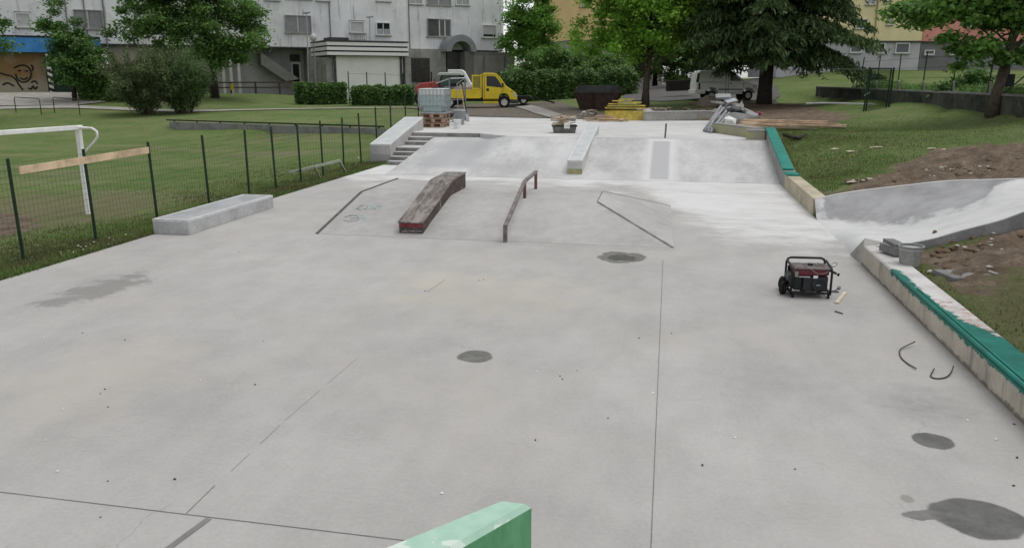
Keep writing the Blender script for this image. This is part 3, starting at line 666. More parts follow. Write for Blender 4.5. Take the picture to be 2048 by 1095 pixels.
sw = thing('sloped_wall', 'sloping wall with solid teal painted top at the right end of the bank', 'wall', (3.4,26,0))
prof = [(23.4,0),(23.4,.4),(23.9,.42),(28.9,1.3),(29.1,1.3),(29.1,0)]
MB().prism(prof, 3.25, 3.58, 'yz').build('wall_body', GR['conc_old'], sw, world=True, bevel=.01)
teal = NT('teal_top_paint', .6, 0, .3); teal.col(teal.mix(teal.rng(teal.noise(2, 6, .7), .3, .7), (.004,.15,.115), (.02,.24,.19)))
MB().hexa([(3.22,23.95,.43),(3.55,23.95,.43),(3.55,28.9,1.30),(3.22,28.9,1.30),(3.22,23.95,.49),(3.55,23.95,.49),(3.55,28.9,1.36),(3.22,28.9,1.36)]).build('teal_coping', teal.m, sw, world=True, bevel=.02)
MB().bb((3.23,23.0,.385),(3.57,23.75,.43)).build('teal_patch', teal.m, sw, world=True, bevel=.01)
# mint green wall at the very front
gw = thing('mint_wall', 'mint green wall end with peeling whitish paint at the bottom edge of the picture', 'wall', (-.8,3.8,0))
k = NT('mint_paint_side', .45, 0, .4); c = k.mix(k.rng(k.noise(3, 7, .7, v=k.map(sc=(2,2,.6))), .35, .65), (.08,.28,.125), (.13,.37,.185)); c = k.mix(k.math('MULTIPLY', k.rng(k.noise(2, 7, .8, v=k.map(loc=(3,0,3))), .6, .7), .4), c, (.28,.42,.28)); k.col(c)
k2 = NT('mint_paint_peeling_top', .5, 0, .4); pm = k2.rng(k2.noise(3.2, 8, .55, dist=.8), .56, .575); pc = k2.mix(k2.rng(k2.noise(9, 5), .3, .7), (.32,.52,.4), (.4,.58,.47)); pc = k2.mix(pm, pc, (.58,.68,.6)); k2.col(pc); k2.bump(pm, .6, .004)
zt = .75
A1, A2 = at(1063,1005,zt), at(1000,997,zt); dirn = (at(905,1095,zt)-A1); dirn.z = 0; dirn.normalize()
d2_ = at(757,1095,zt)-A2; d2_.z = 0; d2_.normalize()
B1, B2 = A1+dirn*1.6, A2+d2_*1.75
lo = lambda v, z: Vector((v.x, v.y, z))
MB().hexa([lo(A1,.0), lo(A2,.0), lo(B2,.0), lo(B1,.0), lo(A1,zt-.03), lo(A2,zt-.03), lo(B2,zt-.03), lo(B1,zt-.03)]).build('wall_body', k.m, gw, world=True)
inn = (A2-A1).normalized()*.025; inn.z = 0; a_ = dirn*.02
MB().hexa([lo(A1,zt-.03), lo(A2,zt-.03), lo(B2,zt-.03), lo(B1,zt-.03), lo(A1+inn+a_,zt), lo(A2-inn+a_,zt), lo(B2-inn,zt), lo(B1+inn,zt)]).build('wall_top', k2.m, gw, world=True)
#PART2
# ================================================================== PART 2: fences, furniture, site clutter
FW = Vector((-math.sin(YAW), math.cos(YAW), 0)); RT = Vector((math.cos(YAW), math.sin(YAW), 0))
# ---- green wire fence along the left edge
fe = thing('wire_fence', 'dark green post and wire mesh fence along the left edge of the skatepark', 'fence', (-10.85,20,0))
fy = [9.6, 11.58, 13.4, 15.35, 17.4, 19.3, 20.8, 22.4, 24.0, 25.7, 27.4, 29.2, 31.0, 33.0, 35.0]
fx = lambda y: -10.8-.25*max(0, y-26)/9
fh = []
for i, y in enumerate(fy):
    x = fx(y); z = hz(x, y); h = 1.74; ln = random.uniform(-.03, .03)
    fh.append((Vector((x, y, z)), Vector((x+ln, y-.02, z+h))))
    MB().tube([(x,y,z-.1),(x+ln,y-.02,z+h)], .029, 6).build('post', GR['greenpost'], fe, world=True)
m = MB(); rr_ = .0019
def wire(mb, a, b, w): 
    a, b = Vector(a), Vector(b); d_ = (b-a).normalized(); n1 = d_.cross(Vector((1,0,0))).normalized()*w; n2 = Vector((w,0,0)) if abs(d_.x) < .9 else Vector((0,w,0))
    mb.add([a-n1, a+n1, b+n1, b-n1, a-n2, a+n2, b+n2, b-n2], [(0,1,2,3),(4,5,6,7)])
for i in range(len(fh)-1):
    (b0, t0), (b1, t1) = fh[i], fh[i+1]
    far = b0.y > 22
    for k_ in range(0, 16, 2 if far else 1):
        f = .02+k_/15*.93; wire(m, b0.lerp(t0, f), b1.lerp(t1, f), rr_)
    n_ = int((b1-b0).length/(.2 if far else .1))
    for k_ in range(n_):
        f = k_/n_; wire(m, b0.lerp(b1, f), b0.lerp(b1, f).lerp(t0.lerp(t1, f), .95), rr_)
m.build('wire_mesh', M('green_wire', (.03,.055,.03), .6, .2, 5), fe, world=True, fix=False)
pl = thing('plank', 'long bare timber plank fixed across two green fence posts', 'plank', (-10.75,13.5,1.3))
pa, pb_ = at(40,342,1.28), at(296,298,1.36)
pa = Vector((-10.72, pa.y*(-10.72/pa.x), 0)); 
def onx(px, py, x): r = ray(px, py); t = x/r[0]; return Vector((x, r[1]*t, CAMH+r[2]*t))
MB().bar(onx(38,341,-10.74), onx(297,300,-10.74), .13, .024, up=(1,0,0)).build('board', GR['wood'], pl, world=True)
# ---- goal
go = thing('football_goal', 'white metal football goal with bent net support standing on the lawn', 'goal', (-13.44,16.58,-.15))
g0 = at(178,428,-.15); gt = Vector((g0.x, g0.y, 1.83))
gd = (at(0,276,1.83)-at(160,264,1.83)); gd.z = 0; gd.normalize()
wht = GR['white']
MB().bar(g0, gt, .105, .105).build('post', wht, go, world=True, bevel=.01)
gl2 = gt+gd*3.2; MB().bar(Vector((gl2.x,gl2.y,-.2)), gl2, .105).build('post', wht, go, world=True, bevel=.01)
MB().bar(gt-gd*.1+Vector((0,0,.05)), gl2+Vector((0,0,.05)), .1, .1).build('crossbar', wht, go, world=True, bevel=.01)
bk = Vector((gd.y, -gd.x, 0)); 
if bk.dot(RT) < 0: bk = -bk
def goalarm(base):
    p = lambda a_, z: base+bk*a_+Vector((0,0,z-base.z))
    return MB().tube([p(-.3,1.86), p(.1,1.88), p(.42,1.87), p(.55,1.8), p(.55,1.68), p(.42,1.55), p(.12,1.32), p(.0,1.25)], .028, 8)
goalarm(gt).build('net_arm', wht, go, world=True, smooth=True); goalarm(gl2).build('net_arm', wht, go, world=True, smooth=True)
# ---- loose metal rail lying in the grass, stick
lr = thing('loose_rail', 'greenish square steel rail with two bent legs propped on the grass by the fence', 'skate rail', tuple(at(640,355,-.02)))
gs = M('greenish_steel', (.3,.33,.27), .6, .25, 8)
r0, r1, r2 = at(578,346,.24), at(628,332,.42), at(679,321,.50)
MB().bar(r0, r2, .09, .07).build('rail_bar', gs, lr, world=True)
MB().bar(r1, at(641,357,-.05), .05).build('leg', gs, lr, world=True); MB().bar(r2, at(692,346,-.05), .06).build('leg', gs, lr, world=True)
o = MB().bar(at(712,333,-.04), at(717,315,.38), .035).build('wooden_stake', GR['wood3']); tag(o, 'thin pale wooden stake stuck in the grass beside the stairs', 'stake')
# ---- low wall on the left lawn
lw = thing('garden_wall', 'long low grey concrete wall with dark top rail across the left lawn', 'wall', (-20,38.3,.1))
w0, w1 = Vector((-26.8,40.15,.35)), Vector((-13.2,36.4,.37))
MB().bar(w0, w1, .22, .62).build('wall_body', GR['conc_dark'], lw, world=True)
MB().bar(w0+Vector((-.3,.1,.40)), w1+Vector((0,0,.40)), .07, .07).build('top_rail', GR['black'], lw, world=True)
for f in np.linspace(.02,.98,9):
    p = w0.lerp(w1, f); MB().bb((p.x-.03,p.y-.03,p.z+.28),(p.x+.03,p.y+.03,p.z+.38)).build('rail_bracket', GR['black'], lw, world=True)
# ---- generator
gn = thing('generator', 'black framed petrol generator with dark red tank and two rear wheels', 'generator', (2.03,11.62,0), R(4)); gn.scale = (.86,.86,.9)
blk = GR['black']
W_, D_, H_ = .31, .24, .545
MB().tube([(-W_,D_,.08),(-W_,D_,H_-.07),(-W_+.02,D_,H_-.02),(-W_+.07,D_,H_),(W_-.07,D_,H_),(W_-.02,D_,H_-.02),(W_,D_,H_-.07),(W_,D_,.08),(W_-.03,D_,.075),(-W_+.03,D_,.075),(-W_,D_,.08)], .019, 8).build('tube_frame', blk, gn, smooth=True)
for x in (-W_, W_):
    MB().tube([(x,D_-.01,H_-.06),(x,D_-.06,H_-.03),(x,-D_+.05,.47),(x,-D_+.01,.44),(x,-D_,.40),(x,-D_,.06)], .019, 8).build('side_tube', blk, gn, smooth=True)
    MB().bar((x,-D_,.09),(x,D_,.09),.03).build('cross_bar', blk, gn)
MB().tube([(-W_,-D_,.085),(W_,-D_,.085)], .019, 8).build('front_bar', blk, gn)
for x in (-.1,.15): MB().bar((x,-D_,.085),(x,D_,.085),.04).build('cross_bar', blk, gn)
MB().prism([(-.26,-.215),(.28,-.215),(.28,.17),(-.26,.17)], .35, .455).build('fuel_tank', M('dark_red_paint', (.13,.012,.022), .4, .2, 5, spec=.5), gn, bevel=.03)
MB().cyl((.02,0,.465),(.02,0,.5),.04).build('fuel_cap', blk, gn)
MB().bb((-.275,-.235,.452),(.295,.19,.474)).build('tank_top', M('dusty_grey_lid', (.15,.125,.12), .8, .35, 9), gn, bevel=.008)
MB().prism([(-.12,-.215),(.27,-.215),(.27,.2),(-.12,.2)], .1, .34).build('engine_block', M('engine_dark', (.028,.03,.032), .5, .4, 8), gn, bevel=.02)
MB().bb((-.29,.2,.1),(.29,.215,.42)).build('back_plate', blk, gn)
MB().cyl((.11,-.215,.215),(.11,-.25,.215),.115,.095,24).build('recoil_cover', M('engine_black', (.02,.022,.024), .45, .3, 6), gn, bevel=.006)
MB().bb((.08,-.256,.208),(.14,-.25,.222)).build('badge', GR['steel'], gn)
MB().prism([(-.27,-.2),(-.13,-.2),(-.13,.19),(-.27,.19)], .11, .35).build('alternator', M('dark_green_black', (.012,.02,.018), .5, .3, 6), gn, bevel=.03)
MB().tube([(-.29,-.18,.29),(-.29,.1,.29)], .07, 12).build('muffler', GR['darkgrey'], gn)
MB().bb((.03,-.225,.315),(.1,-.216,.36)).build('label_plate', GR['white'], gn)
MB().bb((-.2,-.222,.325),(-.02,-.216,.345)).build('air_filter_clip', GR['steel'], gn)
MB().bb((-.26,-.225,.33),(-.21,-.2,.42)).build('pale_hose', GR['conc_old'], gn)
for x in (-.27, .29): MB().cyl((x,-.22,.075),(x,-.22,.0),.02,.024,8).build('rubber_foot', GR['rubber'], gn)
for ax, ay in ((-.385,-.02),(-.33,.33)):
    T_ = Matrix.Translation((ax,ay,.105)) @ Matrix.Rotation(R(52),4,'Z')
    f_ = lambda pts: [T_ @ Vector(q) for q in pts]
    wl = MB().tube(f_([(0,-.03,0),(0,-.025,0),(0,.025,0),(0,.03,0)]), [.085,.105,.105,.085], 20).build('wheel', GR['rubber'], gn)
    MB().tube(f_([(0,-.033,0),(0,.033,0)]), .05, 12).build('rim', GR['darkgrey'], wl)
MB().bar((-.385,-.02,.105),(-.3,.02,.1),.03).build('axle', GR['steel'], gn)
MB().tube([(.3,-.05,.42),(.42,-.1,.37)],.02,8).build('handle_grip', blk, gn)
MB().tube([(.43,-.105,.366),(.46,-.12,.352)],.024,8).build('grip_end', GR['rubber'], gn)
ca = MB(); cp_ = curve([(-.1,-.1,.485),(-.02,-.24,.46),(.08,-.262,.40),(.22,-.262,.42),(.31,-.1,.47),(.38,.02,.52),(.46,.06,.50),(.4,.0,.46),(.31,.02,.47),(.2,.1,.485),(.1,-.1,.485),(.16,.12,.49),(.22,-.12,.487),(.05,.1,.49),(-.1,.02,.487)], 60)
ca.tube(cp_, .006, 6); ca.build('lead', M('pale_cable', (.22,.2,.19), .7, .2, 8), gn, smooth=True)
ex = thing('extension_lead', 'grey cable loop with a plug lying on the floor beside the generator', 'cable', tuple(at(1657,583)))
MB().tube(curve([(-.02,.0,.008),(.04,.02,.008),(.10,.06,.008),(.13,.12,.008),(.16,.16,.01)],30)+[], .006, 6).tube(curve([(-.03,-.04,.008),(.05,-.05,.008),(.13,-.03,.008),(.12,.02,.008),(.0,.03,.008)],24), .006, 6).build('cable_run', GR['darkgrey'], ex, smooth=True)
MB().tube([(.15,.15,.02),(.17,.17,.025),(.19,.19,.025)], [.012,.026,.022], 10).build('plug', M('plug_grey', (.3,.29,.28), .6, .2, 9), ex)
a_, b_ = at(1673,607), at(1690,586)
o = MB().bar(a_+Vector((0,0,.013)), b_+Vector((0,0,.013)), .05, .02).build('wood_batten', GR['wood3']); tag(o, 'short pale wooden batten lying on the floor beside the generator', 'batten')
o = MB().bar(at(1670,623)+Vector((0,0,.008)), at(1685,628)+Vector((0,0,.008)), .016, .012).build('wood_sliver', GR['darkstone']); tag(o, 'tiny dark wood sliver on the floor below the batten', 'sliver')
def wirebit(pts, lab):
    o = MB().tube(curve([at(*p)+Vector((0,0,z)) for p, z in pts], 16), .007, 6).build('bent_wire', GR['darkgrey'], smooth=True); tag(o, lab, 'wire')
wirebit([((1829,691),.05),((1810,697),.03),((1799,702),.01),((1802,716),.01),((1815,728),.01),((1832,740),.02)], 'dark bent wire lying in a hook shape on the floor near the right wall')
wirebit([((1868,742),.03),((1861,753),.01),((1872,758),.01),((1890,756),.01),((1901,749),.02),((1906,740),.05)], 'dark curved wire nearest the right wall, lying like a shallow bowl')
# ---- pocket corner: broken pipes, grey bucket, manhole
for k_, (a_, b_, rr) in enumerate((((1768,492,.42),(1800,503,.42),.07), ((1776,484,.46),(1800,496,.47),.075))):
    o = MB().bar(at(*a_), at(*b_), .16, .12).build('concrete_chunk', GR['conc_dark']); tag(o, ('lower', 'upper')[k_]+' broken dark concrete chunk piled behind the right wall by the bowl', 'chunk', 'broken chunks behind the wall')
bz = hz(3.95,13.25)
bk_ = thing('mortar_bucket', 'pale grey mortar-crusted bucket standing behind the right wall', 'bucket', tuple(at(1818,531,.3)))
MB().tube([(0,0,-.02),(0,0,.3)], [.13,.17], 20, cap=False).tube([(0,0,-.02),(0,0,.0)], [.13,.13], 20).build('bucket_body', GR['conc_old'], bk_, smooth=True)
MB().cyl((0,0,.25),(0,0,.27),.165,.165,20).build('mortar_fill', GR['concrete'], bk_)
MB().tube([(math.cos(a)*.172,math.sin(a)*.172,.3) for a in np.linspace(0,2*PI,20)], .01, 6).build('rim', GR['grey'], bk_, smooth=True)
mh = thing('manhole', 'square dark concrete manhole slab set in the grass beyond the right wall', 'manhole', tuple(at(1930,549,.5)))
zz = hz(*at(1930,549,.5)[:2])+.05; c_ = at(1930,549,zz)
MB().box((c_.x,c_.y,zz-.08),(.62,.5,.2),.25).build('slab', GR['conc_dark'], mh, world=True, bevel=.01)
MB().box((c_.x+.45,c_.y+.22,zz-.06),(.3,.42,.2),.3).build('frame_slab', GR['conc_old'], mh, world=True, bevel=.01)
# ---- pebbles and crumbs
def scatter(name, labels, mats, pts, sizes, group, cat='stone', sq=(1,1,.6)):
    protos = {}
    for i, (p, r_) in enumerate(zip(pts, sizes)):
        key = i % len(mats)
        if key not in protos:
            o = MB().rock((0,0,0), 1, i+3, sq).build(name, mats[key]); tag(o, labels[key], cat, group); protos[key] = o
        else:
            o = protos[key].copy(); C.objects.link(o)
        o.location = p; o.rotation_euler = (0,0,random.uniform(0,6)); o.scale = (r_*random.uniform(.8,1.7), r_, r_)
crumbs = [(210,778),(201,787),(216,814),(165,666),(250,680),(510,769),(527,682),(298,512),(478,504),(1080,490),(958,561),(967,559),(216,962),(201,1034),(1071,880),(1216,836),(1343,667),(2034,915),(2027,971),(2028,848),(1120,752),(1125,758),(1154,741),(1278,676),(850,582),(350,958),(1405,930),(1590,938)]
scatter('pebble', ['dark crumb lying loose on the concrete floor'], [GR['darkstone']], [at(*p)+Vector((0,0,.006)) for p in crumbs], [.007+.005*random.random() for _ in crumbs], 'dark crumbs on the floor', 'pebble', (1,1,.5))
whites = [(88,675),(126,818),(400,760),(92,880),(115,942),(1073,743),(1470,875),(1992,878),(1935,840),(1306,786),(884,986),(410,486),(1690,742)]
scatter('plaster_chip', ['white plaster chip lying loose on the concrete floor'], [GR['whiteplastic']], [at(*p)+Vector((0,0,.005)) for p in whites], [.009+.006*random.random() for _ in whites], 'white chips on the floor', 'chip', (1,1,.4))
pts, szs = [], []
def onground(px, py):
    r = ray(px, py); lo_, hi_ = 5., 90.; t = lo_
    while t < hi_:
        x, y = r[0]*t/r[3], r[1]*t/r[3]; z = CAMH+r[2]*t/r[3]
        if z < hz(x, y): break
        t += .15
    return Vector((x, y, hz(x, y)))
for _ in range(60):
    px, py = random.uniform(1680,2040), 0
    f = (px-1640)/408; py = random.uniform(372-.1*f*60-18*f, 368-62*f+8)
    pts.append(onground(px, py)+Vector((0,0,.06))); szs.append(random.uniform(.018,.05))
for _ in range(38): pts.append(onground(random.gauss(1985,38), random.gauss(500,17))+Vector((0,0,.05))); szs.append(random.uniform(.018,.04))
scatter('stone', ['pale stone lying in the dug brown soil beside the bowl', 'brown stone lying in the dug brown soil beside the bowl'], [GR['stone'], GR['brownstone']], pts, szs, 'stones in the dug soil')
pts, szs = [], []
for _ in range(70):
    px = random.uniform(1690,2046); f = (px-1640)/408; pts.append(onground(px, random.uniform(374-24*f, 366-62*f+6))+Vector((0,0,.03))); szs.append(random.uniform(.03,.09))
for _ in range(60): pts.append(onground(random.uniform(1865,2046), random.uniform(470,545))+Vector((0,0,.02))); szs.append(random.uniform(.03,.1))
so_ = M('soil_clod_brown', (.17,.115,.075), .95, .45, 14, bump=.8, bscale=30)
scatter('soil_clod', ['brown clod of dug soil beside the bowl'], [so_], pts, szs, 'clods of dug soil', 'clod', (1,.9,.7))
lab_ = ['flat pale stone slab on the soil just behind the bowl rim', 'pale wooden offcut lying in the grass left of the other offcuts', 'second pale offcut from the left on the grass above the bowl', 'long pale offcut on the grass in the middle of the slope', 'pale offcut on the grass right of the long one', 'pale offcut on the grass beside the dark soil edge', 'pale chunk on the near soil below the bowl slab edge', 'white chip on the grass just behind the right wall']
for (px, py, l_, w_), lb in zip(((1706,369,.5,.22),(1668,303,.35,.09),(1700,307,.4,.1),(1752,299,.5,.08),(1860,301,.5,.07),(1888,304,.4,.09),(2000,457,.24,.1),(1858,550,.13,.08)), lab_):
    p = onground(px, py); o = MB().rock((0,0,0), 1, px, (1,.8,.5)).build('rubble_piece' if l_ < .3 or w_ > .2 else 'wood_offcut', GR['stone'] if (l_ < .3 or w_ > .2) else GR['wood3'])
    o.location = p+Vector((0,0,.04)); o.scale = (l_/2, w_/2, .06); o.rotation_euler = (0,0,YAW+random.uniform(.2,.6)); tag(o, lb, 'stone' if (l_ < .3 or w_ > .2) else 'offcut')
# ---- upper deck clutter
def lab_copies(o, n): pass
tb = thing('mortar_tub', 'dark grey mortar tub heaped with pale wood scraps on the deck', 'tub', tuple(at(1127,266,.95)+Vector((0,.2,0))), YAW)
def frustum(x0, y0, x1, y1, z0, z1):
    return MB().hexa([(-x0,-y0,z0),(x0,-y0,z0),(x0,y0,z0),(-x0,y0,z0),(-x1,-y1,z1),(x1,-y1,z1),(x1,y1,z1),(-x1,y1,z1)])
frustum(.4,.3,.45,.35,0,.26).build('tub_body', M('dusty_tub_grey', (.15,.145,.14), .8, .3, 5), tb, bevel=.015)
e = MB(); e.bar((-.46,-.36,.27),(.46,-.36,.27),.03,.04).bar((-.46,.36,.27),(.46,.36,.27),.03,.04).bar((-.46,-.36,.27),(-.46,.36,.27),.03,.04).bar((.46,-.36,.27),(.46,.36,.27),.03,.04); e.build('rim', GR['black'], tb)
rr = random.Random(4)
for i in range(22):
    p = Vector((rr.uniform(-.3,.3), rr.uniform(-.2,.22), .30+i*.016)); a = rr.uniform(-.5,.5); dv = Vector((math.cos(a), math.sin(a), rr.uniform(-.15,.3)))*rr.uniform(.16,.36)
    o = MB().bar(p-dv, p+dv, .13, .025).build('wood_scrap', GR['wood3'] if i % 3 else GR['wood'])
    o.location = tb.location; o.rotation_euler = (0,0,YAW); tag(o, 'pale wood scrap heaped in the dark mortar tub', 'wood scrap', 'scraps heaped in the tub')
o = MB().bb((-.03,-.375,.18),(.19,-.36,.40)).build('paper_sheet', GR['whiteplastic']); o.location = tb.location; o.rotation_euler = (0,0,YAW); tag(o, 'white sheet stuck on the front edge of the mortar tub', 'sheet')
def stack(pname, cat, group, labs, items):
    for (a, b, wd, th, mt), lb in zip(items, labs):
        o = MB().bar(a, b, wd, th).build(pname, mt, bevel=.004); tag(o, lb, cat, group)
# yellow formwork
U = RT; base = at(1250,241,.95)
def Q(dx, dy, z): return base+RT*dx+FW*dy+Vector((0,0,z))
yp = M('pale_yellow_panel', (.56,.43,.08), .65, .35, 3.5, dirt=(.5,.47,.36), dirtamt=.8)
items = [(Q(-1.0,.0,.24),Q(1.05,.02,.24),.05,.47,yp), (Q(-.7,.5,.26),Q(.95,.45,.26),.05,.5,yp), (Q(-.95,.3,.60),Q(1.02,.26,.585),.62,.055,yp), (Q(-.85,.2,.70),Q(1.0,.3,.705),.5,.05,yp), (Q(-.8,.3,.79),Q(.55,.2,.80),.45,.045,yp), (Q(-.35,.22,.865),Q(.8,.32,.86),.4,.045,yp), (Q(-.62,.3,.935),Q(.3,.24,.94),.36,.04,yp), (Q(-.3,.3,1.0),Q(.45,.33,1.01),.3,.04,yp)]
labs = ['large yellow formwork panel standing upright in front of the yellow pile', 'yellow formwork panel standing upright behind the front one', 'lowest of the flat yellow panels lying on the upright ones', 'second flat yellow panel up in the yellow pile', 'third flat yellow panel up in the yellow pile', 'fourth flat yellow panel up in the yellow pile', 'short yellow panel just under the top of the yellow pile', 'topmost yellow panel of the yellow pile']
stack('formwork_panel', 'panel', 'yellow formwork panels piled on the deck', labs, items)
base = at(1207,243,.95)
w1_, w2_ = GR['wood'], GR['wood2']
items = [(Q(-.8,.1,.03),Q(.9,.2,.03),.14,.03,w2_),(Q(-.5,-.05,.035),Q(1.2,.0,.035),.12,.03,w1_),(Q(-1.0,.35,.06),Q(.8,.25,.08),.16,.03,w2_),(Q(-.3,.15,.1),Q(1.3,.1,.11),.14,.03,w1_),(Q(-.9,.3,.13),Q(.7,.35,.15),.15,.03,w1_),(Q(-.2,.45,.18),Q(.6,.4,.19),.2,.04,w2_),(Q(-.35,.4,.24),Q(.45,.45,.26),.18,.04,w2_),(Q(.7,-.12,.04),Q(1.0,-.1,.16),.3,.03,w2_)]
labs = ['pinkish plank at the bottom left of the small plank heap', 'pale plank lying frontmost in the small plank heap', 'pinkish plank sticking out left from the small plank heap', 'pale plank crossing the yellow upright panel foot', 'pale plank on top of the small plank heap', 'short pinkish board at the back of the plank heap', 'topmost short pinkish board of the plank heap', 'short pinkish board tilted at the right of the plank heap']
stack('plank', 'plank', 'planks heaped beside the tub', labs, items)
o = MB().bar(Q(-.25,-.3,.04), Q(.1,-.32,.05), .1, .05).build('wood_offcut', GR['palletwood']); tag(o, 'small dark wood offcut in front of the plank heap', 'offcut')
o = MB().box(Q(-1.9,.6,.06), (1.15,.55,.16), YAW-.2).build('concrete_slab', GR['conc_dark'], bevel=.02); tag(o, 'flat grey concrete slab lying behind the mortar tub', 'slab')
bkt = thing('plaster_bucket', 'white plaster bucket standing left of the yellow panel pile', 'bucket', tuple(at(1205,222,1.0)+Vector((0,0,.1))))
def bucket(parent, r0, r1, h, mt):
    MB().tube([(0,0,0),(0,0,h)], [r0,r1], 18).build('bucket_body', mt, parent, smooth=False)
    MB().tube([(math.cos(a)*r1,math.sin(a)*r1,h) for a in np.linspace(0,2*PI,19)], .014, 6).build('rim', mt, parent, smooth=True)
    MB().tube([(-r1*math.cos(a),-.01-r1*.9*abs(math.sin(a)), h-.02-.14*math.sin(a)) for a in np.linspace(0,PI,12)], .006, 5).build('handle', GR['steel'], parent)
bucket(bkt, .14, .17, .36, GR['whiteplastic'])
# posts, pipes, debris at the right
o = MB().tube([at(1330,276,.95), at(1330,276,.95)+Vector((.02,0,.5))], .03, 8).build('steel_stub', M('grey_stub', (.12,.12,.12), .6, .2, 8)); tag(o, 'thin grey steel stub post standing on the deck edge', 'post')
tips = [(1416,263,1436,220),(1411,262,1447,216),(1421,264,1452,222),(1408,261,1442,212),(1426,263,1458,226)]
labs = ['grey pipe lying leftmost in the leaning pipe bundle', 'long grey pipe second from the left in the leaning bundle', 'pale grey pipe in the middle of the leaning bundle', 'grey pipe behind the others in the leaning bundle', 'grey pipe lying rightmost in the leaning pipe bundle']
for (x0, y0, x1, y1), lb in zip(tips, labs):
    a = at(x0, y0, 1.0); b_ = atd(x1, y1, math.hypot(a.x, a.y)+2.2)
    o = MB().tube([a, b_], .055, 10).build('pipe', GR['grey'], smooth=True); tag(o, lb, 'pipe', 'grey pipes leaning on the debris pile')
rr = random.Random(11)
chunks = [(1447,192,.6,.32,'grey'),(1440,206,.7,.3,'conc_old'),(1462,203,.5,.35,'steel'),(1475,212,.6,.3,'conc_old'),(1466,222,.7,.45,'grey'),(1480,228,.7,.35,'darkgrey'),(1495,222,.7,.25,'conc_old'),(1447,216,.5,.3,'steel'),(1505,228,.5,.2,'grey'),(1452,233,.6,.4,'darkgrey'),(1435,224,.4,.3,'conc_old')]
labs = ['grey slab lying on the very top of the debris pile', 'pale slab near the top left of the debris pile', 'crumpled metal sheet near the top of the debris pile', 'pale rubble slab at the right of the debris pile', 'large grey sheet in the middle of the debris pile', 'dark sheet at the lower right of the debris pile', 'flat pale slab at the right end of the debris pile', 'metal scrap at the left of the debris pile', 'small grey scrap at the right tip of the debris pile', 'dark chunk at the foot of the debris pile', 'pale chunk at the left foot of the debris pile']
for (px, py, wd, hh, mt), lb in zip(chunks, labs):
    p = atd(px, py, 37+rr.uniform(-.4,.4)); mm = Matrix.Rotation(rr.uniform(-.9,.9),4,'Z') @ Matrix.Rotation(rr.uniform(-.5,.5),4,'X') @ Matrix.Rotation(rr.uniform(-.4,.4),4,'Y')
    mb_ = MB().box((0,0,0), (wd*1.15, wd*.8, hh*.42)); mb_.v = [(v[0]*rr.uniform(.6,1.15), v[1]*rr.uniform(.6,1.15), v[2]*rr.uniform(.4,1.2)) for v in mb_.v]; mb_.v = [tuple(mm @ Vector(v)) for v in mb_.v]
    o = mb_.build('debris_chunk', GR[mt]); o.location = p; tag(o, lb, 'debris', 'building debris piled at the deck corner')
for i in range(9):
    p = atd(1462+rr.uniform(-22,30), 206+rr.uniform(-8,18), 36.6+rr.uniform(-.3,.3)); dv = Vector((rr.uniform(-.5,.5), rr.uniform(-.2,.2), rr.uniform(-.1,.5)))*.8
    o = MB().bar(p-dv*.5, p+dv*.5, .1, .012).build('metal_strip', GR['steel'] if i % 2 else GR['conc_old']); tag(o, 'thin bent metal strip sticking out of the debris pile', 'metal strip', 'strips in the debris pile')
mdeb = MB().rock(tuple(at(1468,248,1.)), .9, 5, (1.2,.7,.75)); o = mdeb.build('rubble_mound', GR['conc_dark']); tag(o, 'low dark rubble mound under the debris pile', 'rubble')
o = MB().rock((0,0,0), .17, 8, (1,.8,.6)).build('red_bag', M('red_plastic', (.35,.05,.07), .5, .2, 4)); o.location = atd(1517,227,37); tag(o, 'crumpled red plastic bag at the right of the debris pile', 'bag')
o = MB().rock((0,0,0), .3, 12, (1.2,.8,.75)).build('cement_sack', GR['whiteplastic']); o.location = atd(1457,243,33.2); tag(o, 'crumpled white sack at the left end of the long boards', 'sack')
lt = at(1462,250,1.35); items = []; labs = []
nm = ['lowest', 'second', 'third', 'fourth', 'fifth', 'sixth', 'seventh', 'eighth', 'ninth', 'tenth']
spec = [(1470,252,1570,262,.1),(1478,250,1640,259,.1),(1475,248,1690,256,.12),(1485,246,1692,253,.12),(1480,244,1600,247,.12),(1500,243,1680,248,.12),(1482,241,1610,242,.14),(1520,245,1694,250,.1),(1476,256,1530,250,.08),(1488,239,1655,243,.12)]
for i, (xa, ya, xb, yb, wd) in enumerate(spec):
    gq = onground(xb, 258).dot(FW)-.15
    items.append((atd(xa, ya, 30.9+.12*i), atd(xb, yb, gq), wd*1.25, .045, (GR['wood'], GR['wood3'], GR['wood2'])[i % 3]))
    labs.append('long timber board, %s counted from the near side of the long board stack' % nm[i] if i else 'long timber board nearest the camera in the long board stack')
stack('timber_board', 'board', 'long timber boards stacked on the kerb wall', labs, items)
o = MB().tube(curve([at(1567,268,1.05),at(1580,272,1.05),at(1595,276,1.05),at(1612,269,1.05)],12), .05, 6).build('black_net', GR['black']); tag(o, 'dark crumpled netting lying in the grass behind the teal wall', 'netting')
pts = [atd(1300+random.uniform(-28,42), 217+random.uniform(-4,6), 44+random.uniform(-1,1)) for _ in range(26)]+[atd(1180+random.uniform(-14,12), 226+random.uniform(-6,3), 43.5) for _ in range(9)]
for p in pts: p.z = hz(p.x, p.y)+.12+random.uniform(0,.2)
scatter('rubble_stone', ['pale rubble stone heaped behind the deck kerb', 'brown rubble stone heaped behind the deck kerb'], [GR['stone'], GR['brownstone']], pts, [random.uniform(.12,.26) for _ in pts], 'rubble heaped behind the deck')
rb = MB()
o = MB().rock((0,0,0), .75, 44, (1.1,.9,.6)).build('boulder', GR['brownstone']); p = at(1412,218,1.15); o.location = (p.x, p.y, hz(p.x,p.y)+.2); tag(o, 'large rounded brown boulder left of the debris pile', 'boulder')
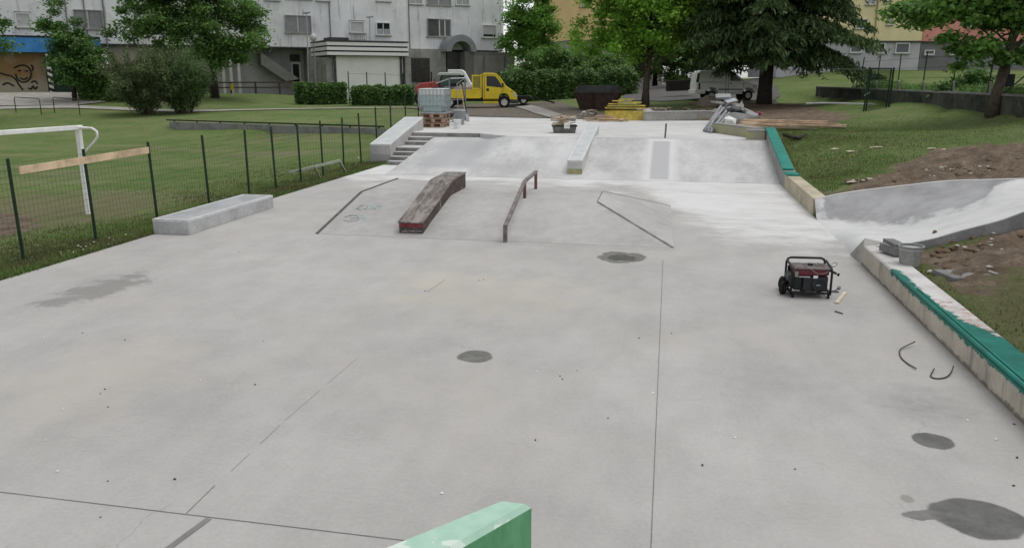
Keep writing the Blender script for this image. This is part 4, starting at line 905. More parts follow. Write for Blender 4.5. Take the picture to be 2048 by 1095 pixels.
pts = [at(1412+random.uniform(-40,30), 221+random.uniform(-5,3), 1.15) for _ in range(14)]
for p in pts: p.z = hz(p.x, p.y)+.08
scatter('rubble_stone', ['brown rubble stone lying around the boulder'], [GR['brownstone']], pts, [random.uniform(.1,.24) for _ in pts], 'rubble around the boulder')
# ---- IBC tank on pallets
ip = at(863,255,.95)+Vector((0,.6,0)); ir = R(2)
for i in range(3):
    p = thing('wood_pallet', ['worn wooden pallet on the ground under the water tank', 'worn wooden pallet in the middle of the stack under the water tank', 'worn wooden pallet directly beneath the white water tank'][i], 'pallet', (ip.x+.03*(i % 2), ip.y, .95+.2*i+.002), ir+R((0,2,-2)[i]), 'pallets stacked under the water tank')
    q = MB()
    for y in (-.52,0,.52): q.bb((-.5,y-.05,.0),(.5,y+.05,.022))
    q.build('bottom_boards', GR['palletwood'], p)
    for x in (-.42,0,.42):
        for y in (-.52,0,.52): MB().bb((x-.07,y-.055,.022),(x+.07,y+.055,.12)).build('block', GR['palletwood'], p)
    q = MB()
    for y in np.linspace(-.54,.54,7): q.bb((-.5,y-.06,.142),(.5,y+.06,.164))
    for x in (-.42,0,.42): q.bb((x-.05,-.6,.12),(x+.05,.6,.142))
    q.build('deck_boards', GR['palletwood'], p)
ib = thing('water_tank', 'white caged plastic water tank standing on stacked wooden pallets', 'tank', (ip.x, ip.y, 1.53), ir)
kx = NT('tank_plastic', .4, 0, .4); X, Y, Z = kx.xyz(); kx.col(kx.mix(kx.rng(Z, .72, .78), (.36,.46,.47), (.62,.64,.64)))
fr = MB().prism([(-.55,-.05),(-.38,-.05),(-.38,-.0),(.38,0),(.38,-.05),(.55,-.05)], 0, .1) if False else None
MB().bb((-.38,-.55,.06),(.38,.55,.3)).build('container_foot', kx.m, ib, bevel=.03)
MB().bb((-.55,-.58,.3),(.55,.58,1.03)).build('container', kx.m, ib, bevel=.05)
MB().bb((-.57,-.6,.0),(.57,.6,.05)).build('base_tray', GR['steel'], ib)
cg = MB()
for x in np.linspace(-.56,.56,8):
    for y in (-.595,.595): cg.bar((x,y,.05 if abs(x) < .4 else .3),(x,y,1.0),.022)
for y in np.linspace(-.59,.59,8):
    for x in (-.565,.565): cg.bar((x,y,.3 if abs(y) > .4 else .05),(x,y,1.0),.022)
for z in (.3,.53,.76,1.0):
    for y in (-.6,.6): cg.bar((-.57,y,z),(.57,y,z),.022)
    for x in (-.572,.572): cg.bar((x,-.6,z),(x,.6,z),.022)
cg.build('wire_cage', GR['steel'], ib)
MB().cyl((0,0,1.03),(0,0,1.07),.11,.11,16).build('lid', GR['darkgrey'], ib)
# ---- scaffold frame, leaning tools, bin, bucket
sf = thing('scaffold_frame', 'grey steel scaffold frame with sloping top rails behind the water tank', 'scaffold', tuple(atd(905,235,38)))
sg = M('grey_blue_steel', (.16,.18,.2), .55, .2, 6)
P_ = lambda px, py, d_=38: atd(px, py, d_)
MB().bar(P_(899,156), P_(899,233), .07).build('upright', sg, sf, world=True); MB().bar(P_(930,158,39), P_(931,228,39), .06).build('upright', sg, sf, world=True)
MB().tube([P_(872,167), P_(900,157), P_(930,156,38.3), P_(915,167,38.8)], .025, 8).build('top_rail', GR['steel'], sf, world=True)
for py in (175, 200, 218): MB().bar(P_(899,py), P_(931,py-2,39), .04).build('rung', sg, sf, world=True)
MB().bb(P_(889,172)-Vector((.02,0,.0)), P_(896,215)+Vector((.1,.1,0))).build('panel', sg, sf, world=True)
for i, (xa, ya, xb, yb, mt, lb) in enumerate(((920,168,931,230,'wood','shovel with pale wooden handle leaning on the scaffold frame'),(924,166,934,232,'greenpost','dark handled rake leaning rightmost on the scaffold frame'),(914,167,916,226,'grey','grey handled shovel leaning behind the bin'))):
    a, b_ = atd(xa, ya, 37.4), atd(xb, yb, 37.1); tl = thing('shovel', lb, 'tool', tuple(b_))
    MB().tube([a, b_], .02, 6).build('handle', GR[mt], tl, world=True)
    MB().bar(b_+Vector((0,0,.08)), b_+Vector((.04,-.03,-.25)), .2, .02).build('blade', GR['steel'], tl, world=True, bevel=.006)
bn = thing('dustbin', 'grey plastic dustbin with handles on the deck beside the water tank', 'bin', tuple(at(916,250,.95)+Vector((0,.3,0))), YAW)
MB().tube([(0,0,0),(0,0,.58)], [.2,.27], 20).build('bin_body', GR['grey'], bn)
MB().tube([(0,0,.58),(0,0,.62),(0,0,.66)], [.29,.3,.24], 20).build('lid', GR['grey'], bn)
for s_ in (-1, 1): MB().tube([(s_*.27,-.08,.5),(s_*.34,-.06,.52),(s_*.34,.06,.52),(s_*.27,.08,.5)], .02, 6).build('handle', GR['grey'], bn)
bk2 = thing('plaster_bucket', 'white plaster bucket in front of the grey dustbin', 'bucket', tuple(at(915,257,.95)), YAW)
bucket(bk2, .13, .165, .36, GR['whiteplastic'])
pm_ = thing('wheelbarrow', 'dark wheelbarrow tipped against the pallets behind the dustbin', 'wheelbarrow', tuple(at(897,244,.95)), YAW)
frustum(.18,.2,.32,.34,.2,.42).build('tray', GR['darkgrey'], pm_, bevel=.02)
MB().tube([(-.38,-.04,.17),(-.38,-.03,.17),(-.38,.03,.17),(-.38,.04,.17)], [.13,.17,.17,.13], 16).build('wheel', GR['rubber'], pm_)
for s_ in (-1, 1): MB().tube([(-.38,s_*.06,.17),(0,s_*.2,.22),(.6,s_*.24,.4)], .018, 6).build('handle', GR['steel'], pm_); MB().bar((.15,s_*.2,.24),(.2,s_*.22,0),.03).build('leg', GR['steel'], pm_)
# ================================================================== vehicles
def wheel(parent, x, y, z, r, wd=.2, rim=GR['rim'], out=-1):
    w_ = MB().tube([(x,y-wd/2,z),(x,y-wd/2+.03,z),(x,y+wd/2-.03,z),(x,y+wd/2,z)], [r*.86,r,r,r*.86], 24).build('wheel', GR['rubber'], parent)
    MB().tube([(x,y+out*(wd/2-.005),z),(x,y+out*(wd/2+.012),z),(x,y+out*(wd/2-.02),z)], [r*.62,r*.58,r*.3], 20).build('rim', rim, w_)
    return w_
yel = GR['yellow']
def vehicle_at(px, py, z, d_): p = atd(px, py, d_); return Vector((p.x, p.y, z))
o_ = atd(966, 215, 54.5)
tr = thing('tipper_truck', 'yellow tipper truck with single cab parked behind the upper deck', 'truck', (o_.x, o_.y, hz(o_.x, o_.y)+.05), YAW+R(1))
cabp = [(0,.55),(1.05,.55),(1.08,.75),(1.2,.9),(1.42,.96),(1.62,.9),(1.74,.75),(1.78,.55),(2.27,.52),(2.3,.8),(2.2,.98),(1.56,1.42),(1.1,2.06),(.95,2.2),(.7,2.27),(.05,2.27),(0,2.2)]
MB().prism(cabp, -.0, 1.95, 'xz').build('cab_body', yel, tr, bevel=.05)
MB().prism([(.1,.6),(1.06,.6),(1.12,.85),(1.21,.985),(1.34,1.05),(1.34,1.43),(1.01,2.14),(.1,2.16)], -.006, .01, 'xz').build('door_seam', GR['black'], tr)
dr = MB().prism([(.12,.62),(1.05,.62),(1.1,.85),(1.2,1.0),(1.32,1.06),(1.32,1.42),(1.0,2.12),(.12,2.14)], -.012, .012, 'xz').build('door', yel, tr)
MB().prism([(.25,1.42),(1.27,1.32),(1.27,1.42),(.98,1.88),(.82,2.05),(.25,2.08)], -.022, -.008, 'xz').build('window', GR['glass'], dr)
MB().bb((.24,-.03,1.1),(.4,-.012,1.27)).build('handle_recess', blk, dr)
MB().prism([(1.09,2.08),(1.12,2.05),(1.56,1.46),(1.53,1.46)], .15, 1.8, 'xz').build('windscreen', GR['glass'], tr)
MB().bb((1.28,-.2,1.36),(1.38,-.03,1.62)).build('mirror', blk, tr)
MB().prism([(2.05,.72),(2.29,.74),(2.24,.92),(2.02,1.0)], -.01, .3, 'xz').build('headlight', M('lamp_glass', (.5,.5,.45), .2, .1, 3, spec=.6), tr)
MB().bb((1.8,-.03,.3),(2.36,1.98,.53)).build('bumper', GR['darkgrey'], tr, bevel=.03)
MB().bb((1.88,-.015,1.06),(2.02,-.005,1.1)).build('side_indicator', blk, tr)
MB().bb((.0,.02,.3),(1.02,.3,.44)).build('step', yel, tr, bevel=.02)
MB().bb((-3.4,.35,.42),(1.9,1.6,.66)).build('chassis', GR['black'], tr)
bd = MB().bb((-3.4,-.05,.68),(-.14,2.0,.76)).build('bed_floor', GR['darkgrey'], tr)
for i, (xa, xb) in enumerate(((-3.4,-1.78),(-1.76,-.14))): 
    q = MB().bb((xa,-.09,.62),(xb,-.05,1.18)); q.bb((xa,-.11,1.1),(xb,-.09,1.17)); q.bb((xa,-.11,.64),(xb,-.09,.70)); q.build('drop_side', yel, tr, bevel=.006)
MB().bb((-3.4,2.0,.62),(-.14,2.04,1.18)).build('drop_side', yel, tr)
hb = MB(); hb.bb((-.16,-.05,.7),(-.08,.08,2.2)); hb.bb((-.16,1.87,.7),(-.08,2.0,2.2)); hb.bb((-.16,.08,2.1),(-.08,1.87,2.2)); hb.bb((-.15,.08,.7),(-.09,1.87,1.35)); hb.build('headboard', yel, tr)
side = MB(); side.bb((-.72,-.06,1.2),(-.2,-.02,1.3)); side.bb((-.72,-.06,2.05),(-.2,-.02,2.15)); side.bb((-.72,-.06,1.3),(-.64,-.02,2.05)); side.build('side_guard', yel, tr)
MB().bb((-.64,-.045,1.3),(-.2,-.03,2.05)).build('guard_mesh', M('dim_yellow_mesh', (.3,.26,.06), .8, .3, 6), tr)
MB().bb((-1.7,.1,.76),(-.2,1.9,1.42)).build('load', M('pinkish_sand_sacks', (.42,.34,.3), .9, .3, 2), tr, bevel=.1)
for y, ou in ((.12,-1),(1.83,1)): wheel(tr, 1.42, y, .37, .37, .22, out=ou); wheel(tr, -2.2, y, .37, .37, .3, out=ou)
# trailer in front of the truck
o_ = atd(1047, 215, 57); tl = thing('car_trailer', 'low dark flatbed trailer with sloping drawbar just ahead of the yellow truck', 'trailer', (o_.x, o_.y, hz(o_.x,o_.y)+.1), YAW)
MB().bb((-1.6,0,.42),(.6,1.8,.56)).build('flatbed', GR['darkgrey'], tl); MB().bar((.55,.5,.5),(2.2,.9,.12),.1).bar((.55,1.3,.5),(2.2,.9,.12),.1).build('drawbar', GR['black'], tl)
MB().prism([(-.45,.36),(-.45,.62),(.45,.62),(.45,.36)], -.26, .0, 'xz').build('mudguard', GR['black'], tl, bevel=.04)
for y, ou in ((-.12,-1),(1.92,1)): wheel(tl, 0, y, .3, .3, .18, out=ou)
# tractor and white cab behind
o_ = atd(895, 205, 60); tc = thing('tractor', 'faded red tractor with pale grey cab roof behind the water tank', 'tractor', (o_.x, o_.y, hz(o_.x,o_.y)), YAW)
MB().prism([(-2.4,.9),(-.6,.9),(-.6,1.75),(-2.0,1.6),(-2.4,1.35)], .4, 1.2, 'xz').build('bonnet', GR['red'], tc, bevel=.08)
MB().bb((-.6,.1,.8),(1.0,1.6,1.45)).build('cab_base', GR['darkgrey'], tc)
MB().prism([(-.6,1.45),(1.0,1.45),(.9,2.15),(-.4,2.15)], .15, 1.55, 'xz').build('cab_glass', M('green_glass', (.04,.07,.065), .15, .2, 2, spec=.6), tc)
q = MB(); [q.bar((xa,y,1.4),(xb,y,2.2),.08) for xa, xb in ((-.6,-.4),(.2,.25),(1.0,.9)) for y in (.13,1.57)]; q.build('cab_pillars', GR['black'], tc)
MB().prism([(-.75,2.15),(1.1,2.15),(1.0,2.36),(-.55,2.36)], .0, 1.7, 'xz').build('cab_roof', M('pale_cab_roof', (.5,.53,.52), .5, .1, 3), tc, bevel=.05)
MB().tube([(-1.2,.6,1.6),(-1.2,.6,2.4)], .05, 8).build('exhaust', GR['black'], tc)
for y in (-.1, 1.8): wheel(tc, .6, y, .8, .8, .4); wheel(tc, -1.9, y, .5, .5, .3)
o_ = atd(912, 200, 66); wc = thing('delivery_truck', 'white truck whose cab shows above the tractor', 'truck', (o_.x, o_.y, hz(o_.x,o_.y)-.1), YAW); wc.scale = (.9,.9,.9)
MB().prism([(-.7,.6),(1.6,.6),(1.6,1.5),(1.3,1.75),(.75,2.75),(.5,2.9),(-.7,2.9)], 0, 2., 'xz').build('cab_body', GR['white'], wc, bevel=.05)
MB().prism([(.05,1.8),(1.0,1.8),(.6,2.65),(.05,2.65)], -.02, -.005, 'xz').build('window', GR['glass'], wc); MB().bb((-.62,-.02,2.2),(-.15,-.005,2.62)).build('window', GR['glass'], wc)
for y in (.1,1.9): wheel(wc, 1.0, y, .4, .4, .2)
# white van
o_ = atd(1391, 195, 54); vn = thing('panel_van', 'small white panel van parked under the dark cedar', 'van', (o_.x, o_.y, hz(o_.x,o_.y)+.06), YAW+R(2))
vp = [(.02,.42),(.62,.4),(.66,.6),(.8,.76),(1.06,.82),(1.3,.76),(1.44,.6),(1.48,.4),(3.1,.38),(3.14,.58),(3.28,.74),(3.5,.8),(3.74,.74),(3.88,.58),(3.92,.42),(4.12,.45),(4.15,.75),(4.02,1.02),(3.4,1.2),(3.15,1.3),(2.5,1.78),(2.2,1.88),(.3,1.9),(.12,1.8),(.02,1.0)]
MB().prism(vp, 0, 1.7, 'xz').build('van_body', GR['white'], vn, bevel=.05)
MB().prism([(2.13,.48),(3.07,.48),(3.12,.75),(3.17,1.21),(2.56,1.72),(2.13,1.76)], -.006, .01, 'xz').build('door_seam', GR['black'], vn)
MB().bb((1.96,-.004,.45),(1.985,.002,1.75)).build('panel_gap', GR['black'], vn)
dr = MB().prism([(2.15,.5),(3.05,.5),(3.1,.75),(3.15,1.2),(2.55,1.7),(2.15,1.74)], -.014, .01, 'xz').build('door', GR['white'], vn)
MB().prism([(2.25,1.24),(3.0,1.22),(2.55,1.62),(2.25,1.66)], -.024, -.01, 'xz').build('window', GR['glass'], dr); MB().bb((2.22,-.03,1.05),(2.38,-.014,1.1)).build('handle', blk, dr)
MB().bb((1.5,-.02,.66),(3.05,-.004,.72)).build('rub_strip', blk, vn); MB().bb((.3,-.012,1.14),(1.75,-.002,1.16)).build('slide_rail', blk, vn)
MB().prism([(.0,1.15),(.16,1.15),(.2,1.7),(.09,1.72)], -.012, .1, 'xz').build('rear_window', GR['glass'], vn); MB().bb((.16,-.015,.68),(.28,.05,1.1)).build('tail_light', M('tail_light_red', (.12,.02,.02), .3, .2, 4), vn)
MB().bb((-.06,0,.4),(.14,1.7,.66)).build('bumper', GR['white'], vn, bevel=.03)
MB().prism([(3.75,.8),(4.1,.72),(4.04,.98),(3.8,1.04)], -.01, .25, 'xz').build('headlight', M('lamp_glass_clear', (.6,.6,.58), .2, .1, 3, spec=.6), vn)
for x in (1.05, 3.5):
    for y, ou in ((.1,-1),(1.6,1)): wheel(vn, x, y, .3, .31, .2, out=ou)
# skip
sk = thing('waste_skip', 'rusty dark brown waste skip standing behind the deck', 'skip', tuple(at(1196,220,1.1)+Vector((0,0,-.05))), YAW-R(14))
kk = MB().hexa([(-.95,-.75,0),(.95,-.75,0),(.95,.75,0),(-.95,.75,0),(-1.35,-.9,1.05),(1.35,-.9,1.05),(1.35,.9,1.05),(-1.35,.9,1.05)]); kk.build('skip_body', GR['rust'], sk, bevel=.02)
kk = MB().hexa([(-1.33,-.88,1.1),(1.33,-.88,1.1),(1.33,.88,1.1),(-1.33,.88,1.1),(-1.1,-.82,1.5),(1.2,-.82,1.5),(1.2,.82,1.5),(-1.1,.82,1.5)]); kk.build('upper_hopper', M('dark_hopper', (.04,.042,.04), .75, .35, 3), sk, bevel=.02)
q = MB(); q.bb((-1.42,-.95,1.04),(1.42,.95,1.11)); q.build('rim', GR['rust'], sk)
for x in (-.8,.8): MB().bar((x*.98,-.79,.05),(x*1.4,-.93,1.04),.08).build('rib', GR['rust'], sk)
MB().bar((-.2,-.83,.05),(-.28,-.96,1.04),.08).build('rib', GR['rust'], sk)
#PART3
# ================================================================== PART 3: vegetation
def leaf_mesh(name, P, size, mat, parent, rg, upb=.35, asp=.62, droop=None, sizevar=.45, alongdir=None):
    P = np.asarray(P); n = len(P)
    nrm = rg.normal(size=(n,3)); nrm /= np.linalg.norm(nrm, axis=1)[:,None]; nrm[:,2] = np.abs(nrm[:,2])+upb; nrm /= np.linalg.norm(nrm, axis=1)[:,None]
    t = rg.normal(size=(n,3)) if alongdir is None else np.asarray(alongdir)+rg.normal(size=(n,3))*.25
    t -= nrm*(t*nrm).sum(1)[:,None]; t /= np.linalg.norm(t, axis=1)[:,None]+1e-9
    b = np.cross(nrm, t); s = (size*(1+rg.uniform(-sizevar, sizevar, n)))[:,None]
    V = np.stack([P-t*s, P-b*s*asp+nrm*s*.15, P+t*s*1.05, P+b*s*asp+nrm*s*.15], 1).reshape(-1, 3)
    o_ = ORI[parent.name]; V = V-np.array(o_)
    me = bpy.data.meshes.new(name); me.vertices.add(n*4); me.vertices.foreach_set('co', V.astype(np.float32).ravel())
    me.loops.add(n*4); me.loops.foreach_set('vertex_index', np.arange(n*4, dtype=np.int32))
    me.polygons.add(n); me.polygons.foreach_set('loop_start', np.arange(0, n*4, 4, dtype=np.int32)); me.polygons.foreach_set('loop_total', np.full(n, 4, np.int32))
    me.materials.append(mat); me.update(); me.validate()
    ob = bpy.data.objects.new(name, me); C.objects.link(ob); ob.parent = parent; ORI[ob.name] = o_; return ob
def lobe_centres(lobes, n, rg, shell=.45):
    lobes = np.array(lobes, float); vol = lobes[:,3]*lobes[:,4]*lobes[:,5]; pick = rg.choice(len(lobes), n, p=vol**.82/(vol**.82).sum())
    d_ = rg.normal(size=(n,3)); d_ /= np.linalg.norm(d_, axis=1)[:,None]; r_ = rg.uniform(0,1,n)**shell
    return lobes[pick,:3]+d_*r_[:,None]*lobes[pick,3:6]
def broadleaf(name, label, cat, base, trunk_pts, tr, lobes, ncl, per, leaf, mat, barkm, seed, spread=.5, limbs=14, group=None, flat=.6, shell=.45):
    rg = np.random.default_rng(seed); root = thing(name, label, cat, tuple(base), 0, group)
    mb = MB(); tp = [Vector(p) for p in trunk_pts]; n_ = len(tp)
    mb.tube(tp, [tr*(1.25 if i == 0 else 1-.55*i/(n_-1)) for i in range(n_)], 10)
    cen = lobe_centres(lobes, ncl, rg, shell)
    for k_ in range(limbs):
        c_ = Vector(cen[rg.integers(ncl)]); f = rg.uniform(.45, 1); i = min(int(f*(n_-1)), n_-2); s_ = tp[i].lerp(tp[i+1], f*(n_-1)-i)
        mid = s_.lerp(c_, .5)+Vector((rg.uniform(-.2,.2), rg.uniform(-.2,.2), rg.uniform(-.1,.35)))
        q0 = tr*(.42 if k_ < 6 else .25)*rg.uniform(.7,1.1); mb.tube([s_, s_.lerp(mid,.5)+Vector((0,0,.1)), mid, c_], [q0, q0*.75, q0*.5, q0*.15], 6)
    mb.build('trunk', barkm, root, world=True, smooth=True)
    cen = cen[rg.uniform(0,1,len(cen)) < .72]; per = int(per*2.3); nn_ = len(cen)
    P = np.repeat(cen, per, 0)+rg.normal(size=(nn_*per,3))*spread*.86*np.array([1,1,flat])*np.repeat(rg.uniform(.5,1.25,nn_), per)[:,None]
    leaf_mesh('crown', P, leaf*.76, mat, root, rg); return root
def gbase(px, py, z): p = at(px, py, z); return Vector((p.x, p.y, hz(p.x, p.y)-.05))
def w(base, dx, dy, dz): return base+RT*dx+FW*dy+Vector((0,0,dz))
Lmaple = leafmat('maple_leaf', (0.168,0.352,0.049), (0.338,0.584,0.091), .4)
Ldark = leafmat('dark_leaf', (0.063,0.146,0.043), (0.146,0.263,0.069), .3)
Lmid = leafmat('mid_leaf', (0.093,0.197,0.052), (0.197,0.330,0.093), .35)
Lfeather = leafmat('feathery_leaf', (0.091,0.140,0.055), (0.171,0.207,0.098), .3)
Lcedar = leafmat('cedar_needle', (0.045,0.084,0.031), (0.120,0.183,0.070), .15)
Lhedge = leafmat('hedge_leaf', (0.057,0.127,0.037), (0.158,0.263,0.075), .25, .8)
Lright = leafmat('plane_leaf', (0.084,0.197,0.046), (0.210,0.365,0.084), .35)
Lbronze = leafmat('bronze_leaf', (0.088,0.035,0.022), (0.062,0.075,0.025), .3)
def lob(base, *ls): return [tuple(w(base, l[0], l[1], l[2]))+tuple(l[3:]) for l in ls]
# maple in the middle
B = gbase(1290, 212, 1.3)
broadleaf('maple_tree', 'bright green maple with forked slender trunk in the middle behind the yellow panels', 'tree', B,
  [w(B,0,0,0), w(B,.02,0,1.0), w(B,.05,0,2.2), w(B,.1,.1,4), w(B,.1,0,7)], .25,
  lob(B,(0,0,6.8,3.6,3.2,3.4),(-2.6,0,4.6,2.2,2.0,1.5),(-1.0,-.8,3.9,2.4,1.6,1.1),(1.9,.2,4.8,2.0,2,1.6),(-3.0,.3,7.2,2,2,1.8),(2.4,.2,7.6,2.2,2,2.2),(-1.2,0,9.6,3,2.5,1.8)), 380, 78, .14, Lmaple, GR['bark'], 21, .42, 22)
tr_ = [o for o in C.objects if o.name.startswith('maple_tree')][0]
mb = MB()
for dx, dz, r_ in ((-1.6,2.6,.10),(1.7,1.5,.07),(.75,2.8,.1),(-.8,3.2,.09)): mb.tube([w(B,.03,0,1.95), w(B,dx*.35,.0,2.0+dz*.35), w(B,dx*.75,.05,2.0+dz*.72), w(B,dx,.1,2.0+dz)], [r_,r_*.85,r_*.6,r_*.35], 7)
mb.build('limbs', GR['bark'], tr_, world=True, smooth=True)
# cedar
B = gbase(1528, 206, 1.5); rg = np.random.default_rng(5)
cd = thing('cedar_tree', 'huge dark drooping cedar with a thick trunk to the right of the middle', 'tree', tuple(B))
mb = MB(); mb.tube([w(B,0,0,-.1), w(B,0,0,1), w(B,.05,0,4), w(B,.1,0,9), w(B,.1,0,15)], [.5,.42,.36,.25,.06], 12)
P, D = [], []
for k_ in range(150):
    f = (k_+rg.uniform(0,1))/150; z = 2.75+f*12.2; Lb = (6.3-2.6*f)*rg.uniform(.7,1.1); a = k_*2.39996+rg.uniform(-.3,.3)
    if z < 4.2 and math.cos(a) < .2: Lb *= .8
    dr = Vector((math.cos(a), math.sin(a), 0)); 
    droop = rg.uniform(.9,1.7)*(1 if z < 6 else .7)*(1.3 if math.cos(a-YAW) > .35 and z < 5 else 1); rise = rg.uniform(.2,.8)
    pts = [w(B,0,0,z)+dr*Lb*s_+Vector((0,0, rise*s_*1.3-droop*s_**2.2)) for s_ in np.linspace(0,1,8)]
    mb.tube(pts, [.09*(1-s_*.85)+.01 for s_ in np.linspace(0,1,8)], 5)
    sd = Vector((-dr.y, dr.x, 0))
    for s_ in np.linspace(.22,1,19):
        i = min(int(s_*7), 6); c_ = pts[i].lerp(pts[i+1], s_*7-i); wl = (1.35*(1-.55*s_)+.25)
        for sg_ in (-1, 1):
            tip = sd*sg_*wl*rg.uniform(.6,1.1)+dr*wl*.55+Vector((0,0,-.25*wl))
            for m_ in range(7):
                q_ = c_+tip*(m_/6.)+Vector((0,0,-.25*(m_/6)**2)); 
                for _ in range(3):
                    P.append(q_+Vector(rg.normal(size=3))*.09); D.append(tip.normalized()*.6+Vector((0,0,-rg.uniform(.35,1.1))))
mb.build('trunk', GR['darkbark'], cd, world=True, smooth=True)
leaf_mesh('crown', np.array([tuple(p) for p in P]), .17, Lcedar, cd, rg, .1, .3, alongdir=[tuple(v) for v in D])
# big tree left
B = atd(430, 196, 61.5); B.z = hz(B.x, B.y)-.05
broadleaf('park_tree', 'large spreading dark green tree in front of the grey apartment block', 'tree', B,
  [w(B,0,0,0), w(B,.05,0,1.5), w(B,.0,0,3.2), w(B,-.4,0,6)], .28,
  lob(B,(-2.6,0,6.4,4.2,3.6,2.6),(1.3,0,5.6,2.6,2.6,2.4),(-5.2,0,5.0,2.2,2,1.1),(2.4,0,3.8,1.8,1.8,1.0),(-.5,0,8.6,3.2,3,1.8),(.5,0,3.2,2,1.8,1.0),(-3.5,0,8.6,2.6,2,1.4)), 330, 80, .15, Lmid, GR['darkbark'], 31, .48, 22)
B = atd(150, 198, 57); B.z = hz(B.x, B.y)-.05
broadleaf('park_tree', 'smaller dark tree standing before the blue shop front at the left', 'tree', B,
  [w(B,0,0,0), w(B,0,0,1.5), w(B,0,0,3.5)], .16,
  lob(B,(.35,0,3.0,1.75,1.7,1.6),(.3,0,4.3,1.2,1.2,1.1),(-1.2,0,5.0,.6,.6,.5),(.9,0,5.2,.4,.4,.6),(1.2,0,2.2,1.3,1.2,1.0),(.3,0,1.7,1.6,1.4,.9),(-.5,0,6.3,.4,.4,.5)), 170, 75, .125, Ldark, GR['darkbark'], 32, .38, 12)
# cut-off tree top left
B = gbase(-75, 240, .6)
broadleaf('park_tree', 'dark tree at the far left edge with only branch tips in the frame', 'tree', B,
  [w(B,0,0,0), w(B,0,0,2), w(B,.2,0,5)], .2, lob(B,(.2,0,5.6,2.4,2.2,1.4),(2.1,0,4.25,1.1,1,.35),(2.6,0,5.6,1.2,1,.3),(-1.5,0,4,1.6,1.6,1.)), 120, 70, .12, Ldark, GR['darkbark'], 33, .35, 10)
# feathery shrubs
def feathery(label, px, py, z, H_, Wd, seed, mat):
    B = gbase(px, py, z); rg = np.random.default_rng(seed); rt = thing('feathery_shrub', label, 'shrub', tuple(B), 0, 'tall feathery shrubs on the left lawn')
    mb = MB(); P, D = [], []
    for k_ in range(150):
        a = rg.uniform(0,2*PI); sp = rg.uniform(0,1)**.6; hh = H_*rg.uniform(.4,1.0)*(1-.3*sp)*(1+.16*math.sin(a*3+seed)); Wk = rg.uniform(.75,1.2); r0 = rg.uniform(0,.55)
        b0 = w(B, math.cos(a)*r0, math.sin(a)*r0*.6, -.02); tip = w(B, math.cos(a)*sp*Wd*.66*Wk, math.sin(a)*sp*Wd*.5, hh)
        mid = b0.lerp(tip,.5)+Vector((0,0,.15*H_*sp)); pts = curve([b0, mid, tip], 9)
        if k_ < 40: mb.tube(pts[:7], [.03,.028,.024,.02,.016,.012,.008], 5)
        for m_ in range(150):
            s_ = rg.uniform(.12,1)**.75*8; i = min(int(s_), 7); c_ = pts[i].lerp(pts[i+1], s_-i); P.append(c_+Vector(rg.normal(size=3))*.17); D.append((pts[i+1]-pts[i]).normalized()+Vector((rg.normal()*.6,rg.normal()*.6,rg.uniform(-.2,.5))))
    mb.build('stems', GR['bark'], rt, world=True)
    leaf_mesh('foliage', np.array([tuple(p) for p in P]), .12, mat, rt, rg, .1, .22, alongdir=[tuple(v) for v in D])
feathery('tall feathery olive shrub, left one of the pair on the left lawn', 290, 230, .7, 4.5, 3.6, 41, Lfeather)
feathery('tall feathery greener shrub, right one of the pair on the left lawn', 368, 228, .72, 4.5, 3.2, 42, leafmat('feathery_leaf_green', (0.085,0.152,0.055), (0.159,0.232,0.091), .3))
def bush(label, px, py, z, lobes, ncl, seed, mat, leaf=.1, per=70, spread=.3, group=None):
    B = gbase(px, py, z); rg = np.random.default_rng(seed); rt = thing('bush', label, 'bush', tuple(B), 0, group)
    L_ = lob(B, *lobes); cen = lobe_centres(L_, ncl, rg, .5); mb = MB()
    for k_ in range(10): mb.tube([w(B,rg.uniform(-.2,.2),rg.uniform(-.2,.2),-.05), Vector(cen[rg.integers(ncl)])], [.05,.015], 5)
    mb.build('stems', GR['darkbark'], rt, world=True)
    P = np.repeat(cen, per, 0)+rg.normal(size=(ncl*per,3))*spread; P[:,2] = np.maximum(P[:,2], B.z)
    leaf_mesh('foliage', P, leaf, mat, rt, rg); return rt
bush('broad low green bush to the left of the feathery shrubs', 225, 219, .8, ((0,0,.7,1.7,1.2,.7),(.6,0,1.2,1.2,1,.7),(-1.1,0,.55,1.2,1,.5)), 130, 51, Lmid, .1)
bush('low dark bush under the small tree by the blue shop front', 128, 205, .85, ((0,0,.7,1.7,1.1,.7),(1.2,0,.6,1.2,1,.6)), 110, 52, Ldark, .1)
B = gbase(1066, 165, 1.6)
Bt = atd(1066, 150, 80); Bt.z = hz(Bt.x, Bt.y)
broadleaf('lime_tree', 'dense bright green round tree at the end of the grey block', 'tree', Bt, [w(Bt,0,0,0), w(Bt,0,0,3), w(Bt,0,0,7)], .25,
  lob(Bt,(0,0,7.2,2.7,2.5,2.4),(-.6,0,5.0,2.5,2.2,1.8),(.4,0,9.3,1.9,1.9,1.3),(.6,0,3.5,2.2,2,1.4)), 260, 75, .15, leafmat('lime_leaf', (0.120,0.263,0.047), (0.224,0.421,0.078), .4), GR['darkbark'], 61, .42, 12)
Bt = atd(1130, 168, 74); Bt.z = hz(Bt.x, Bt.y)
rt_ = broadleaf('park_tree', 'mid green spreading small tree behind the flowering hedge', 'tree', Bt, [w(Bt,0,0,0), w(Bt,0,0,1.5), w(Bt,0,0,3)], .15,
  lob(Bt,(-1.5,0,2.7,2.6,2,1.3),(1.8,0,2.6,2.6,2,1.3),(4.4,0,2.2,1.8,1.6,1.2),(-3,0,1.8,1.8,1.5,1)), 220, 75, .14, Lmid, GR['darkbark'], 62, .4, 12)
Bt = atd(1400, 168, 78); Bt.z = hz(Bt.x, Bt.y)
